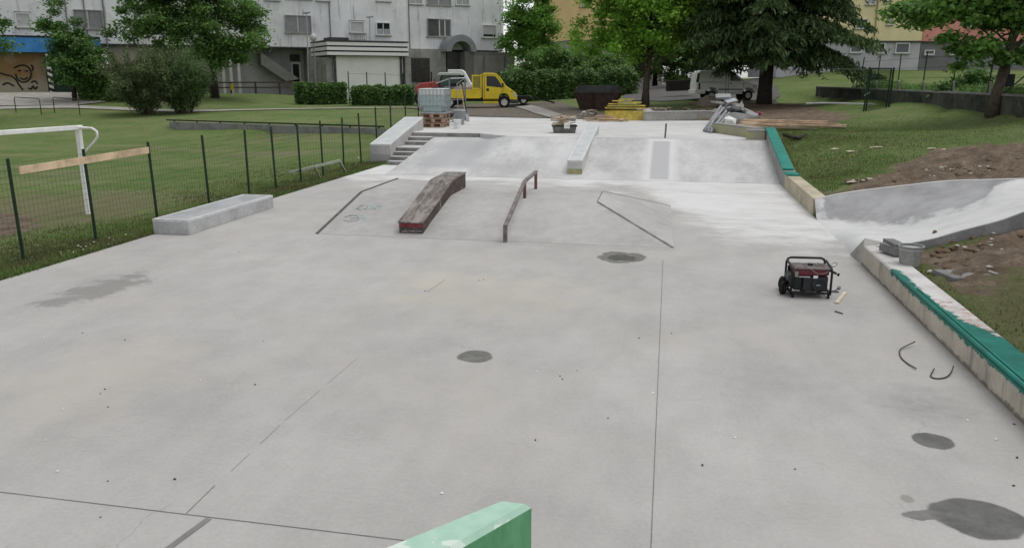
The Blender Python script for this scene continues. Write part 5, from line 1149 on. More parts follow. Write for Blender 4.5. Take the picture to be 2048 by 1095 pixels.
broadleaf('park_tree', 'distant dark tree filling the gap between the maple and the cedar', 'tree', Bt, [w(Bt,0,0,0), w(Bt,0,0,3), w(Bt,0,0,7)], .25,
  lob(Bt,(0,0,6.5,3.6,3,4),(-1.5,0,10,3,3,2.5),(1.5,0,3.8,3,2,1.4)), 240, 70, .17, Ldark, GR['darkbark'], 63, .5, 10)
Bt = atd(1310, 160, 88); Bt.z = hz(Bt.x, Bt.y)
broadleaf('park_tree', 'far dark tree seen through the gap right of the maple trunk', 'tree', Bt, [w(Bt,0,0,0), w(Bt,0,0,2), w(Bt,0,0,6)], .25,
  lob(Bt,(-2,0,2.6,3.5,2.5,2.2),(2,0,2.6,3.5,2.5,2.2),(0,0,6,4.5,3,3),(5,0,3,3.5,2.5,2.4)), 260, 70, .2, Lmid, GR['darkbark'], 64, .55, 8)
# right tree
B = gbase(1985, 240, 1.5)
broadleaf('plane_tree', 'large-leaved tree with leaning trunk at the right edge of the lawn', 'tree', B,
  [w(B,-.05,0,0), w(B,.05,0,1.0), w(B,.2,0,2.0), w(B,.35,0,3.2), w(B,.4,0,5.5)], .21,
  lob(B,(.4,0,4.3,2.2,2,1.25),(-1.4,0,3.9,1.7,1.3,.75),(-3.1,-.1,3.45,1.0,.8,.4),(-2.2,.1,2.85,.8,.7,.35),(-1.0,-.3,2.35,.9,.7,.3),(-1.5,-.2,1.75,.4,.3,.3),(-.2,-.3,1.95,.55,.5,.3),(1.3,0,2.2,.8,.8,.4),(.8,0,5.6,2.4,2,1.2),(2.3,0,3.6,1.6,1.4,1.2),(-2.0,0,4.9,1.2,1,.6),(-3.8,0,3.7,.75,.6,.28)), 340, 56, .135, Lright, GR['bark'], 71, .32, 26, flat=.5)
B2 = atd(2012, 150, 41); B2.z = hz(B2.x, B2.y)
broadleaf('plum_tree', 'bronze-red leaved tree behind the plane tree at the right edge', 'tree', B2, [w(B2,0,0,0), w(B2,0,0,1.8), w(B2,0,0,4)], .15,
  lob(B2,(-.6,0,4.3,1.9,1.5,.9),(.9,0,4.0,1.4,1.2,1.1),(-1.4,0,3.5,1.1,1,.4)), 110, 60, .13, Lbronze, GR['darkbark'], 72, .35, 12)
# hedges
def hedge(name, label, a, b, wd, h, seed, mat, n, leaf=.1, flowers=None, group=None):
    a, b = Vector(a), Vector(b); rg = np.random.default_rng(seed); L_ = (b-a).length; d_ = (b-a).normalized(); s_ = Vector((-d_.y, d_.x, 0))
    rt = thing(name, label, 'hedge', tuple((a+b)/2), 0, group)
    t = rg.uniform(0,1,n); u = rg.uniform(-1,1,n); v = rg.uniform(0,1,n)**.8
    bump_ = np.array([mnoise.noise((x*L_*.9, seed, 0))*.16 + mnoise.noise((x*L_*2.3, seed, 3))*.08 for x in t])
    sh = np.where(v > .8, 1-.6*(v-.8)/.2, 1)*(1+bump_)
    sgn = np.where(rg.uniform(0,1,n) < .55, np.sign(u), u)   # most leaves on the faces
    base = np.array(a)+np.outer(t*L_, np.array(d_))
    P = base+np.outer(sgn*wd/2*sh, np.array(s_))+rg.normal(size=(n,3))*.06; 
    P[:,2] = a.z+(b.z-a.z)*t+v*h*(1+bump_)+rg.normal(size=n)*.04
    leaf_mesh('foliage', P, leaf, mat, rt, rg)
    mb = MB()
    for f in np.linspace(.03,.97,int(L_*1.6)): p = a.lerp(b, f); mb.tube([p-Vector((0,0,.1)), p+Vector((rg.uniform(-.15,.15),0,h*.8))], [.04,.015], 5)
    mb.build('stems', GR['darkbark'], rt, world=True)
    if flowers:
        k_ = rg.choice(n, flowers); Q_ = P[k_]; Q_ = Q_[(Q_-np.array((a+b)/2))@np.array(-FW) > -9]; leaf_mesh('blossom', Q_, .085, leafmat('blossom', (.5,.52,.42), (.3,.36,.22), .2), rt, rg, asp=.9)
    return rt
hA, hB = gbase(592,209,1.0), gbase(693,208,1.0); hC, hD = gbase(706,210,1.0), gbase(826,210,1.0)
hedge('hedge', 'clipped dark green hedge, the left one in front of the white pavilion', hA, hB, 1.3, 1.62, 81, Lhedge, 11000, group='clipped hedges before the pavilion')
hedge('hedge', 'clipped dark green hedge, the right one in front of the white pavilion', hC, hD, 1.3, 1.45, 82, Lhedge, 12000, group='clipped hedges before the pavilion')
hE = atd(1000,200,63); hE.z = hz(hE.x,hE.y)-.1; hF = atd(1262,186,68); hF.z = hz(hF.x,hF.y)-.2
hedge('hedge', 'long dark flowering hedge behind the yellow truck and the skip', hE, hF, 2.2, 2.3, 83, Lhedge, 26000, .11, 900)
# scrub on the field wall
rg = np.random.default_rng(91)
def scrubline(label, t0, t1, off, h, n, seed, mat):
    rg = np.random.default_rng(seed); a, b = WALL_A.lerp(WALL_B, t0), WALL_A.lerp(WALL_B, t1); rt = thing('scrub', label, 'plants', (a.x, a.y, 2.3))
    t = rg.uniform(0,1,n); P = np.outer(1-t, np.array(a))+np.outer(t, np.array(b)); P[:,0] += off+rg.uniform(-.5,.9,n)
    hh = np.array([.55+.45*mnoise.noise((x*9, seed, 1))+.3*mnoise.noise((x*31, seed, 2)) for x in t])
    P[:,2] = 2.2+rg.uniform(0,1,n)*h*hh; leaf_mesh('foliage', P, .07, mat, rt, rg, alongdir=np.tile([0,0,1.],(n,1)), asp=.35); return rt
scrubline('tangled weedy scrub growing along the top of the dark field wall', -.05, 1.2, .7, .85, 16000, 92, Lmid)
B = at(1955, 232, 1.5); 
bush('dark fallen branches and leaves heaped against the field wall', 1925, 226, 1.5, ((0,0,.35,.8,.4,.3),(.5,0,.6,.6,.4,.35),(-.7,0,.15,.6,.4,.15)), 45, 93, Ldark, .09, 50, .18)
# grass blades along the slab and over the near lawns
def grass(name, n, sampler, h, col1, col2, seed):
    rg = np.random.default_rng(seed); XY = sampler(rg, n); z = hraw(XY[:,0], XY[:,1]); n = len(XY)
    k_ = NT(name+'_blade', .7, 0, .2); g = k_.n('NewGeometry'); c = k_.mix(g.outputs['Random Per Island'], col1, col2); c = k_.mix(k_.rng(k_.noise(.5, 5, .65), .4, .65), c, (.12,.115,.05)); k_.col(c)
    a = rg.uniform(0, 2*PI, n); ln = rg.normal(size=(n,2))*.35; hh = h*rg.uniform(.4,1.3,n); wd = .006+.007*rg.uniform(0,1,n)
    dx, dy = np.cos(a)*wd, np.sin(a)*wd
    V = np.stack([np.stack([XY[:,0]-dx, XY[:,1]-dy, z-.01],1), np.stack([XY[:,0]+dx, XY[:,1]+dy, z-.01],1), np.stack([XY[:,0]+ln[:,0]*hh, XY[:,1]+ln[:,1]*hh, z+hh],1)],1).reshape(-1,3)
    me = bpy.data.meshes.new(name); me.vertices.add(n*3); me.vertices.foreach_set('co', V.astype(np.float32).ravel()); me.loops.add(n*3); me.loops.foreach_set('vertex_index', np.arange(n*3, dtype=np.int32))
    me.polygons.add(n); me.polygons.foreach_set('loop_start', np.arange(0,n*3,3,dtype=np.int32)); me.polygons.foreach_set('loop_total', np.full(n,3,np.int32)); me.materials.append(k_.m); me.update(); me.validate()
    o = bpy.data.objects.new(name, me); C.objects.link(o); tag(o, kind='stuff'); return o
def sampL(rg, n):
    y = 8.5+ (rg.uniform(0,1,n)**1.3)*19; x = -9.92-rg.gamma(1.1, 1.25, n); k_ = x > -17; x, y = x[k_], y[k_]
    d_ = polydist(x, y, dirtD); k_ = (d_ < -.1+.3*rg.normal(size=len(x))) & (((x+15.5)/4.6)**2+((y-16.8)/3.4)**2 > .5+.5*rg.uniform(0,1,len(x))); return np.column_stack([x[k_], y[k_]])
def sampF(rg, n):
    y = 8.6+(rg.uniform(0,1,n)**1.2)*17.5; dens = np.array([.5+.5*mnoise.noise((a*1.3, 2., 5.))+.4*mnoise.noise((a*4., 7., 1.)) for a in y])
    k_ = rg.uniform(0,1,n) < dens; y = y[k_]; x = -9.9-np.abs(rg.normal(size=len(y)))*.12+rg.normal(size=len(y))*.02; k_ = ~((y > 13.9) & (y < 17.5) & (x > -9.95)); return np.column_stack([x[k_], y[k_]])
tag(grass('grass', 16000, sampF, .11, (.07,.15,.03), (.15,.22,.06), 105), 'taller ragged grass fringe hanging over the slab edge', 'grass')
tag(grass('grass', 70000, sampL, .05, (.1,.185,.04), (.2,.265,.08), 101), 'short green grass growing along the left edge of the skatepark', 'grass')
def sampR(rg, n):
    x = 3.62+rg.gamma(1.2, 2.2, n); y = rg.uniform(6, 40, n); k_ = (x < 14) & (rg.uniform(0,1,n) < np.clip((41-y)/12, 0, 1)*np.clip((y-8.5)/6, .25, 1)) & ((x > 3.7) | (y < 28)) & (polydist(x, y, PRIM) < -.25) & (polydist(x, y, dirtA) < -.05) & (polydist(x, y, dirtB) < -.05)
    return np.column_stack([x[k_], y[k_]])
tag(grass('grass', 110000, sampR, .042, (.1,.18,.04), (.19,.25,.08), 102), 'short green grass on the rising lawn right of the skatepark', 'grass')
def sampD(rg, n):
    c_ = np.array([tuple(at(*p)[:2]) for p in ((215,493),(185,500),(245,486),(170,505),(278,466),(120,514),(255,489))]); k_ = rg.integers(0, len(c_), n)
    return c_[k_]+rg.normal(size=(n,2))*np.array([.12,.4])-np.array([.25,0])
P = sampD(np.random.default_rng(103), 44); P = P[P[:,0] < -9.97]; dz_ = thing('daisies', 'small white daisies dotted in the grass by the slab edge', 'flowers', (-10.3,12.5,0)); dz_['kind'] = 'stuff'
leaf_mesh('blossom', np.column_stack([P, hraw(P[:,0], P[:,1])+.06]), .011, GR['whiteplastic'], dz_, np.random.default_rng(104), 1.5, .9)
#
# ================================================================== PART 4: buildings and street furniture
class Fac:                                   # a vertical facade plane: x along it, y into the building
    def __init__(s, px, py, d_, ang):
        s.A = atd(px, py, d_); s.a = ang; s.u = Vector((math.cos(ang), math.sin(ang), 0)); s.n = Vector((-math.sin(ang), math.cos(ang), 0)); s.z0 = 0.
    def xz(s, px, py, y=0.):
        r = Vector(ray(px, py)[:3]); o_ = Vector((0,0,CAMH)); P0 = s.A+s.n*y
        t = (P0-o_).dot(s.n)/r.dot(s.n); p = o_+r*t; return (p-P0).dot(s.u), p.z-s.z0
    def rect(s, l, t, r, b, y=0.):
        x0, z1 = s.xz(l, (t+b)/2, y)[0], s.xz((l+r)/2, t, y)[1]; x1, z0 = s.xz(r, (t+b)/2, y)[0], s.xz((l+r)/2, b, y)[1]; return x0, z0, x1, z1
    def root(s, name, label, cat, group=None): s.z0 = hz(s.A.x, s.A.y)-.1; return thing(name, label, cat, (s.A.x, s.A.y, s.z0), s.a, group)
BANG = YAW+R(90-61.8)
F1 = Fac(765, 150, 78, BANG)
ap = F1.root('apartment_block', 'long weathered grey apartment block across the back of the picture', 'building')
k = NT('stained_grey_render', .9, 0, .15)
c = k.gain((.76,.765,.775), k.rng(k.noise(.25, 7, .65), .3, .7, .86, 1.1))
c = k.mix(k.math('MULTIPLY', k.rng(k.noise(.7, 9, .78), .5, .68), .45), c, (.42,.42,.425))
c = k.mix(k.math('MULTIPLY', k.rng(k.noise(1., 9, .75, v=k.map(sc=(2.2,1,.22))), .53, .68), .75), c, (.24,.24,.24)); k.bump(k.noise(9, 6, .7), .25, .02)
wall_u = k.col(c)
XL = F1.xz(-260, 100)[0]; XR = F1.xz(1004, 60)[0]; ZB = F1.xz(700, 96)[1]
MB().bb((XL,0,ZB),(XR,13,ZB+13)).build('upper_wall', wall_u, ap)
MB().bb((XL,2.2,0),(XR,12.8,ZB)).build('ground_floor_wall', concrete('grey_ground_floor', (.45,.45,.45), .15, .5, .3), ap)
MB().bb((XL,.0,ZB-.12),(XR,2.19,ZB-.002)).build('soffit_edge', GR['darkgrey'], ap)
MB().bb((XL-.3,-.4,ZB+13),(XR+.3,13.4,ZB+13.4)).build('roof', GR['conc_dark'], ap)
pipe = M('grey_downpipe', (.2,.2,.2), .6, .2, 4)
for px in (135,172,210,272,660,818,1005): 
    x = F1.xz(px, 50)[0]; MB().cyl((x,-.07,ZB-.3 if px < 900 else ZB),(x,-.07,ZB+12.8),.05,.05,8).build('downpipe', pipe, ap)
wframe = GR['whiteplastic']; shut = M('roller_shutter', (.5,.5,.5), .6, .1, 3); lg = M('loggia_shade', (.3,.305,.305), .8, .2, 2); curt = M('net_curtain', (.38,.4,.41), .8, .2, 5)
def window(parent, x0, z0, x1, z1, kind, y=0.):
    w_, h_ = x1-x0, z1-z0
    q = MB(); t_ = .07
    q.bb((x0,y-.14,z0),(x1,y-.001,z0+t_)); q.bb((x0,y-.14,z1-t_),(x1,y-.001,z1)); q.bb((x0,y-.14,z0+t_),(x0+t_,y-.001,z1-t_)); q.bb((x1-t_,y-.14,z0+t_),(x1,y-.001,z1-t_)); q.bb((x0+t_,y-.04,z0+t_),(x1-t_,y-.002,z1-t_))
    fr = q.build('window', wframe if kind not in ('loggia','dark2') else lg, parent)
    if kind == 'leaf2':
        for i in (0,1):
            a = x0+.08+i*w_/2-.02*i; MB().bb((a,y-.06,z0+.09),(a+w_/2-.12,y-.051,z1-.09)).build('pane', GR['glass'], fr)
            MB().bb((a+.03,y-.066,z0+.1),(a+w_/2-.15,y-.061,z0+h_*.5)).build('curtain', curt, fr)
    elif kind == 'shut':
        MB().bb((x0+.06,y-.065,z0+.1),(x1-.06,y-.051,z1-.03)).build('shutter', shut, fr); MB().bb((x0-.05,y-.12,z1),(x1+.05,y+.05,z1+.1)).build('shutter_box', GR['conc_old'], fr)
    elif kind == 'gap':
        MB().bb((x0+.06,y-.065,z0+h_*.28),(x1-.06,y-.051,z1-.03)).build('shutter', shut, fr)
        MB().bb((x0+.08,y-.06,z0+h_*.1),(x1-.08,y-.051,z0+h_*.26)).build('pane', GR['glass'], fr)
    elif kind == 'loggia':
        for i in (0,1):
            a = x0+.08+i*(w_/2); MB().bb((a,y-.075,z0+.05),(a+w_/2-.16,y-.051,z1-.08)).build('screen', M('grey_screen', (.26,.265,.265), .8, .15, 3), fr)
        MB().bb((x0+w_/2-.1,y-.09,z0),(x0+w_/2+.02,y-.076,z1)).build('mullion', shut, fr)
    elif kind == 'dark2':
        MB().bb((x0+.05,y-.06,z0+.05),(x0+w_*.48,y-.051,z1-.05)).build('opening', M('dark_opening', (.09,.095,.09), .8, .3, 3), fr)
        MB().bb((x0+w_*.51,y-.062,z0+.07),(x1-.07,y-.041,z1-.07)).build('casement', wframe, fr)
        for i in (0,1):
            a = x0+w_*(.54+.23*i); MB().bb((a,y-.065,z0+.1),(a+w_*.19,y-.051,z1-.1)).build('pane', GR['glass'], fr)
    MB().bb((x0-.1,y-.16,z0-.08),(x1+.1,y-.0,z0-.003)).build('sill', GR['conc_old'], fr)
    return fr
for l, t, r_, b_, kd in ((31,26,62,55,'shut'),(148,20,205,58,'loggia'),(570,31,622,66,'loggia'),(699,43,728,66,'shut'),(752,45,780,71,'leaf2'),(854,38,901,74,'dark2'),(964,50,992,76,'gap'),
   (818,-18,844,9,'leaf2'),(853,-26,901,11,'loggia'),(911,-16,938,11,'leaf2'),(632,-24,657,2,'leaf2'),(530,-24,558,1,'leaf2'),(570,-34,622,-2,'loggia'),(752,-20,780,3,'shut')):
    window(ap, *F1.rect(l, t, r_, b_), kd)
x0, z0, x1, z1 = F1.rect(699, 68, 729, 80); 
q = MB()
for x in np.linspace(x0, x1, 9): q.bar((x,-.5,z0),(x,-.5,z1),.03)
for z in (z0, z1): q.bar((x0,-.5,z),(x1,-.5,z),.04); q.bar((x0,-.5,z),(x0,0,z),.04); q.bar((x1,-.5,z),(x1,0,z),.04)
q.build('clothes_rack', GR['conc_old'], ap)
x0, z0, x1, z1 = F1.rect(583, 125, 601, 158, 2.2); dd = MB().bb((x0,2.1,0),(x1,2.25,z1)).build('door', wframe, ap); MB().bb((x0+.1,2.08,.4),(x1-.15,2.099,z1-.15)).build('pane', GR['glass'], dd); 
MB().bb((x0-.1,2.12,z1+.1),(x1,2.19,z1+.7)).build('vent', GR['darkgrey'], dd)
for px in (447, 462, 478): x = F1.xz(px, 150, .3)[0]; MB().bb((x-.12,.2,0),(x+.12,.44,ZB-.13)).build('column', M('pale_column', (.5,.49,.46), .8, .15, 2), ap)
xa, za = F1.xz(520, 104, 1.); xb, zb_ = F1.xz(598, 158, 1.)
MB().prism([(xa,za),(xb,max(zb_,.1)),(xb-1.2,max(zb_-.2,0)),(xa,za-1.1)], .8, 2.0, 'xz').build('stair_underside', GR['conc_old'], ap)
x0, z0, x1, z1 = F1.rect(618, 95, 652, 170, .2); MB().bb((x0,.1,0),(x1,2.0,ZB-.13)).build('service_block', GR['conc_old'], ap)
x0, z0, x1, z1 = F1.rect(205, 74, 300, 160, .5); MB().bb((x0,.3,0),(x1,2.1,ZB-.13)).build('beige_wall', M('beige_render', (.42,.38,.31), .85, .15, 1), ap)
x0, z0, x1, z1 = F1.rect(216, 105, 227, 115, .3); MB().bb((x0,.24,z0),(x1,.29,z1)).build('vent_hole', GR['black'], ap)
# entrance block at the right end
x0, z0, x1, z1 = F1.rect(812, 98, 893, 168, -.6); MB().bb((x0,-.5,0),(x1,1.9,z1)).build('entrance_wall', GR['conc_old'], ap)
g0 = F1.rect(808, 116, 860, 164, -.6); fr = MB().bb((g0[0],-.58,g0[1]),(g0[2],-.49,g0[3])).build('window', GR['darkgrey'], ap)
for i in (0,1):
    for j_ in (0,1):
        a = g0[0]+.08+i*(g0[2]-g0[0])/2; b2_ = g0[1]+.08+j_*(g0[3]-g0[1])/2; MB().bb((a,-.6,b2_),(a+(g0[2]-g0[0])/2-.16,-.581,b2_+(g0[3]-g0[1])/2-.16)).build('pane', M('brown_glass', (.05,.042,.038), .25, .3, 2), fr)
x0, z0, x1, z1 = F1.rect(895, 104, 930, 168, -.3); MB().bb((x0,-.2,0),(x1,-.05,z1)).build('entrance_door', M('dark_entrance', (.07,.07,.072), .5, .2, 2), ap)
x0, z0, x1, z1 = F1.rect(931, 104, 1030, 168, -1.5); gb = MB().bb((x0,-1.4,0),(x1,1.9,z1)).build('side_block', M('grey_brown_panel', (.19,.185,.18), .85, .15, 1, dirt=(.12,.12,.12)), ap)
for l, r_ in ((948,966),(970,1008),(1012,1028)):
    p_ = F1.rect(l, 111, r_, 165, -1.5); MB().bb((p_[0],-1.45,.1),(p_[2],-1.401,p_[3])).build('wall_panel', M('pinkish_grey_panel', (.25,.235,.23), .85, .15, 1.5), gb)
# barrel canopy
xc, zc = F1.xz(915, 104, -.9); rad = (F1.xz(945,100,-.9)[0]-F1.xz(885,100,-.9)[0])/2; n_ = 20
out = [(xc+math.cos(a)*rad, zc+math.sin(a)*rad*.98) for a in np.linspace(0,PI,n_)]; inn_ = [(xc+math.cos(a)*(rad-.55), zc+math.sin(a)*(rad-.62)) for a in np.linspace(0,PI,n_)]
q = MB(); vs_ = [(x,-1.9,z) for x, z in out]+[(x,-1.9,z) for x, z in inn_]+[(x,-.01,z) for x, z in out]+[(x,-.01,z) for x, z in inn_]
fs_ = []
for i in range(n_-1): fs_ += [(i,i+1,n_+i+1,n_+i),(i,2*n_+i,2*n_+i+1,i+1),(n_+i,n_+i+1,3*n_+i+1,3*n_+i)]
q.add(vs_, fs_).build('barrel_canopy', M('grey_canopy', (.25,.26,.275), .6, .12, 2), ap)
# shop front at the left
F2 = Fac(100, 150, 62.5, BANG+R(3))
sh = F2.root('shop_front', 'shop unit with bright blue fascia and striped columns at the far left', 'shop')
x0, z0, x1, z1 = F2.rect(-260, 73, 201, 103); k = NT('blue_fascia', .5, 0, .3); c = k.mix(k.rng(k.noise(1.2, 5, .6), .35, .65), (.035,.18,.46), (.06,.25,.56)); MB().bb((x0,0,z0),(x1,2.5,z1)).build('fascia', k.col(c), sh)
MB().bb((x0,-.02,z1),(x1,2.5,z1+.14)).build('fascia_cap', GR['black'], sh)
mu = NT('spray_painted_mural', .8, 0, .2); c = mu.mix(mu.rng(mu.noise(.5, 4, .5), .4, .6), (.25,.15,.065), (.17,.16,.07)); c = mu.mix(mu.rng(mu.noise(.8, 4, .5, v=mu.map(loc=(5,0,2))), .54, .6), c, (.28,.2,.12)); c = mu.mix(mu.rng(mu.xyz()[2], 1.6, .5), c, (.36,.33,.24))
xm = F2.xz(93, 150, 1.0)[0]; MB().bb((x0,1.0,0),(xm,1.2,z0-.002)).build('mural_wall', mu.col(c), sh)
q = MB(); rr = random.Random(3)
def mp_(px, py): x, z = F2.xz(px, py, 1.0); return Vector((x,.985,z))
for s_ in ([(0,146),(12,150),(22,152),(32,160),(38,170),(46,180)],[(28,136),(40,131),(52,132),(60,140),(62,152),(55,162),(44,164),(35,158),(31,148)],[(40,156),(48,159),(55,155)],[(36,142),(42,141)],[(50,141),(56,143)],[(56,176),(62,178),(66,172),(70,178),(75,173)],[(62,165),(70,162),(75,168)],[(5,170),(15,166),(28,172)],[(62,130),(66,136),(64,142)]):
    q.tube(curve([mp_(*p) for p in s_], len(s_)*4), .06, 6)
q.build('mural_outline', M('mural_black', (.02,.017,.015), .8, .2, 5), sh)
x2 = F2.xz(207, 150, 1.2)[0]; MB().bb((xm,1.3,0),(x2,1.5,z0-.002)).build('shop_window', M('dark_green_window', (.03,.06,.045), .3, .3, 1.5), sh)
sp_ = NT('black_white_stripes', .6, 0, .3); X, Y, Z = sp_.xyz(); st_ = sp_.math('FRACT', sp_.math('MULTIPLY', sp_.math('ADD', Z, sp_.math('MULTIPLY', X, .45)), 2.2)); sp_.col(sp_.mix(sp_.rng(st_, .48, .52), (.72,.72,.7), (.015,.015,.015)))
for px in (100, 184, 208, 215): x = F2.xz(px, 150, .2 if px != 215 else .8)[0]; yy = .2 if px != 215 else .8; MB().cyl((x,yy,0),(x,yy,z0-.002),.16,.16,14).build('striped_column', sp_.m, sh, smooth=True)
# white pavilion
F3 = Fac(735, 150, 70, BANG)
pv = F3.root('white_pavilion', 'white flat-roofed pavilion with striped fascia behind the clipped hedges', 'building')
x0, z0, x1, z1 = F3.rect(668, 113, 806, 172, .5); MB().bb((x0,.5,0),(x1,4.8,z1+.1)).build('wall', M('white_panel', (.78,.775,.75), .6, .06, .7, dirt=(.45,.44,.42), dirtamt=.25), pv)
fx0, fz0, fx1, fz1 = F3.rect(654, 83, 817, 112); hh = (fz1-fz0)
for i in range(3):
    a = fz0+hh*(i/3)+.04; MB().bb((fx0,-.02 if i % 2 else .0,a),(fx1,5.2,a+hh/3-.13)).build('fascia_board', GR['whiteplastic'], pv)
MB().bb((fx0+.06,.06,fz0+.0),(fx1-.06,5.14,fz1-.14)).build('fascia_core', GR['black'], pv)
MB().bb((fx0-.02,-.04,fz1-.05),(fx1+.02,5.22,fz1+.06)).build('roof_edge', GR['darkgrey'], pv)
ux0, uz0, ux1, uz1 = F3.rect(667, 78, 705, 83); MB().bb((ux0,1,fz1+.061),(ux1,3,fz1+.32)).build('roof_unit', GR['darkgrey'], pv)
for px in (671, 803): x = F3.xz(px, 150, .4)[0]; MB().bb((x-.09,.36,0),(x+.09,.496,z1)).build('dark_post', GR['darkgrey'], pv)
for px in (654, 812): x = F3.xz(px, 150, .6)[0]; MB().bb((x-.02,.62,0),(x+.5,4.6,z1-.1)).build('side_post', GR['conc_old'], pv)
# yellow and red blocks at the right
def block(name, label, fc, l, r_, depth, ztop, mat, wins, gwins, gmat):
    rt = fc.root(name, label, 'building'); x0 = fc.xz(l, 60)[0]; x1 = fc.xz(r_, 60)[0]; zb = fc.xz((l+r_)/2, 82)[1]
    MB().bb((x0,0,zb),(x1,depth,zb+ztop)).build('upper_wall', mat, rt); MB().bb((x0,.15,-.5),(x1,depth-.2,zb-.12)).build('ground_floor_wall', gmat, rt); MB().bb((x0,-.05,zb-.12),(x1,depth,zb-.002)).build('floor_edge', GR['darkgrey'], rt)
    MB().bb((x0-.2,-.5,zb+ztop),(x1+.2,depth+.4,zb+ztop+.3)).build('roof', GR['conc_dark'], rt)
    for q_ in wins: window(rt, *fc.rect(*q_[:4]), q_[4])
    for q_ in gwins: window(rt, *fc.rect(*q_[:4], .15), 'plain', .15)
    for q_ in gwins: a = fc.rect(*q_[:4], .15); MB().bb((a[0]+.1,.08,a[1]+.1),(a[2]-.08,.099,a[3]-.1)).build('pane', M('grey_blue_pane', (.13,.14,.16), .3, .2, 2), rt)
    return rt, zb
gm_ = M('pale_lilac_grey_render', (.5,.49,.52), .85, .1, .6)
F4 = Fac(1760, 100, 70, YAW-R(2))
b4, zb = block('yellow_block', 'pale yellow apartment block with grey ground floor behind the cedar', F4, 1560, 1846, 10, 11, M('yellow_render', (.8,.7,.42), .85, .08, .6), ((1711,38,1733,58,'gap'),(1811,-2,1834,11,'leaf2'),(1733,-12,1750,10,'leaf2'),(1774,38,1785,50,'shut'),(1770,-18,1784,2,'shut')), ((1700,86,1722,106),(1756,86,1769,107),(1790,86,1818,107)), gm_)
x = F4.xz(1752, 40)[0]; MB().cyl((x,-.06,zb),(x,-.06,zb+11),.06,.06,8).build('downpipe', M('tan_pipe', (.4,.3,.18), .6, .2, 3), b4)
F5 = Fac(1900, 100, 70.3, YAW-R(2))
block('red_block', 'salmon red apartment block with grey ground floor behind the plane tree', F5, 1847, 2500, 10, 11, M('red_render', (.68,.3,.25), .85, .1, .6), ((1872,-6,1896,11,'leaf2'),(1935,-6,1960,11,'leaf2'),(1935,36,1960,55,'leaf2'),(2040,-6,2062,11,'leaf2')), ((1848,100,1868,110),(1898,97,1918,110),(1960,97,1975,110),(2046,95,2070,112)), M('dim_grey_render', (.2,.2,.205), .85, .1, .6))
F6 = Fac(1158, 100, 100, YAW+R(20))
rt, _ = block('ochre_block', 'tall ochre yellow house behind the maple', F6, 1141, 1330, 12, 14, M('ochre_render', (.7,.52,.26), .85, .08, .6), ((1160,-10,1172,14,'shut'),(1230,20,1242,44,'shut')), (), GR['conc_old'])
F7 = Fac(1125, 120, 112, YAW)
rt = F7.root('pale_house', 'small pale grey house seen between the round tree and the ochre house', 'house')
x0, z0, x1, z1 = F7.rect(1096, 24, 1150, 140); MB().bb((x0,0,0),(x1,8,z1)).build('wall', M('pale_grey_render', (.5,.5,.52), .85, .1, .5), rt)
MB().prism([(x0-.4,z1),(x1+.4,z1),((x0+x1)/2+1,z1+1.6)], -.3, 8.3, 'xz').build('roof', M('grey_roof', (.3,.3,.31), .9, .15, 2), rt)
window(rt, *F7.rect(1127, 60, 1137, 80), 'shut')
# grey-blue garden wall behind the truck
o = MB().bar(atd(1024,158,72), atd(1062,158,73), .2, 1.4).build('boundary_wall', M('blue_grey_wall', (.27,.29,.3), .9, .12, 1)); tag(o, 'low blue-grey boundary wall beside the round tree', 'wall')
# field wall, posts and mesh at the right
fw = thing('field_wall', 'dark mossy concrete wall along the edge of the right lawn', 'wall', tuple(WALL_B+Vector((0,0,1.4))))
wa, wb = WALL_A+(WALL_A-WALL_B)*.38, WALL_F
kk = NT('dark_mossy_wall', .95, 0, .15); c = kk.mix(kk.rng(kk.noise(.9, 8, .75), .35, .65), (.035,.038,.033), (.1,.1,.088)); kk.col(kk.mix(kk.math('MULTIPLY', kk.rng(kk.noise(2.2, 8, .75, v=kk.map(loc=(4,1,1))), .58, .7), .7), c, (.2,.185,.16))); kk.bump(kk.noise(12, 7, .7), .5, .02)
MB().bar(wa+Vector((0,0,1.8)), wb+Vector((0,0,1.8)), .3, 1.15).build('wall_body', kk.m, fw, world=True)
MB().bar(wa+Vector((0,0,2.40)), wb+Vector((0,0,2.40)), .36, .07).build('coping', GR['conc_dark'], fw, world=True)
ff = thing('field_fence', 'thin dark post and wire fence standing on the field wall', 'fence', tuple(WALL_B+Vector((.2,0,2.4))))
tops = []
for i, t in enumerate((.05,.2,.36,.52,.68,.84,.98,1.12)):
    p = WALL_A.lerp(WALL_B, t)+Vector((.1,0,2.4)); tp = p+Vector((random.uniform(.0,.16),0,1.75)); tops.append((p, tp)); MB().tube([p, tp], .028, 6).build('post', GR['greenpost'], ff, world=True)
    MB().bar(p+Vector((-.02,-.3,-.0)), p+Vector((-.08,-.42,.45)), .07).build('concrete_foot', GR['conc_old'], ff, world=True)
p = WALL_A.lerp(WALL_B, .9)+Vector((.1,0,2.4)); MB().tube([p, p+Vector((1.2,.3,1.1))], .025, 6).build('brace', GR['greenpost'], ff, world=True)
q = MB()
for (a, ta), (b, tb_) in zip(tops, tops[1:]):
    for f in (.12,.35,.6,.85): wire(q, a.lerp(ta,f), b.lerp(tb_,f), .006)
q.build('wires', GR['greenpost'], ff, world=True, fix=False)
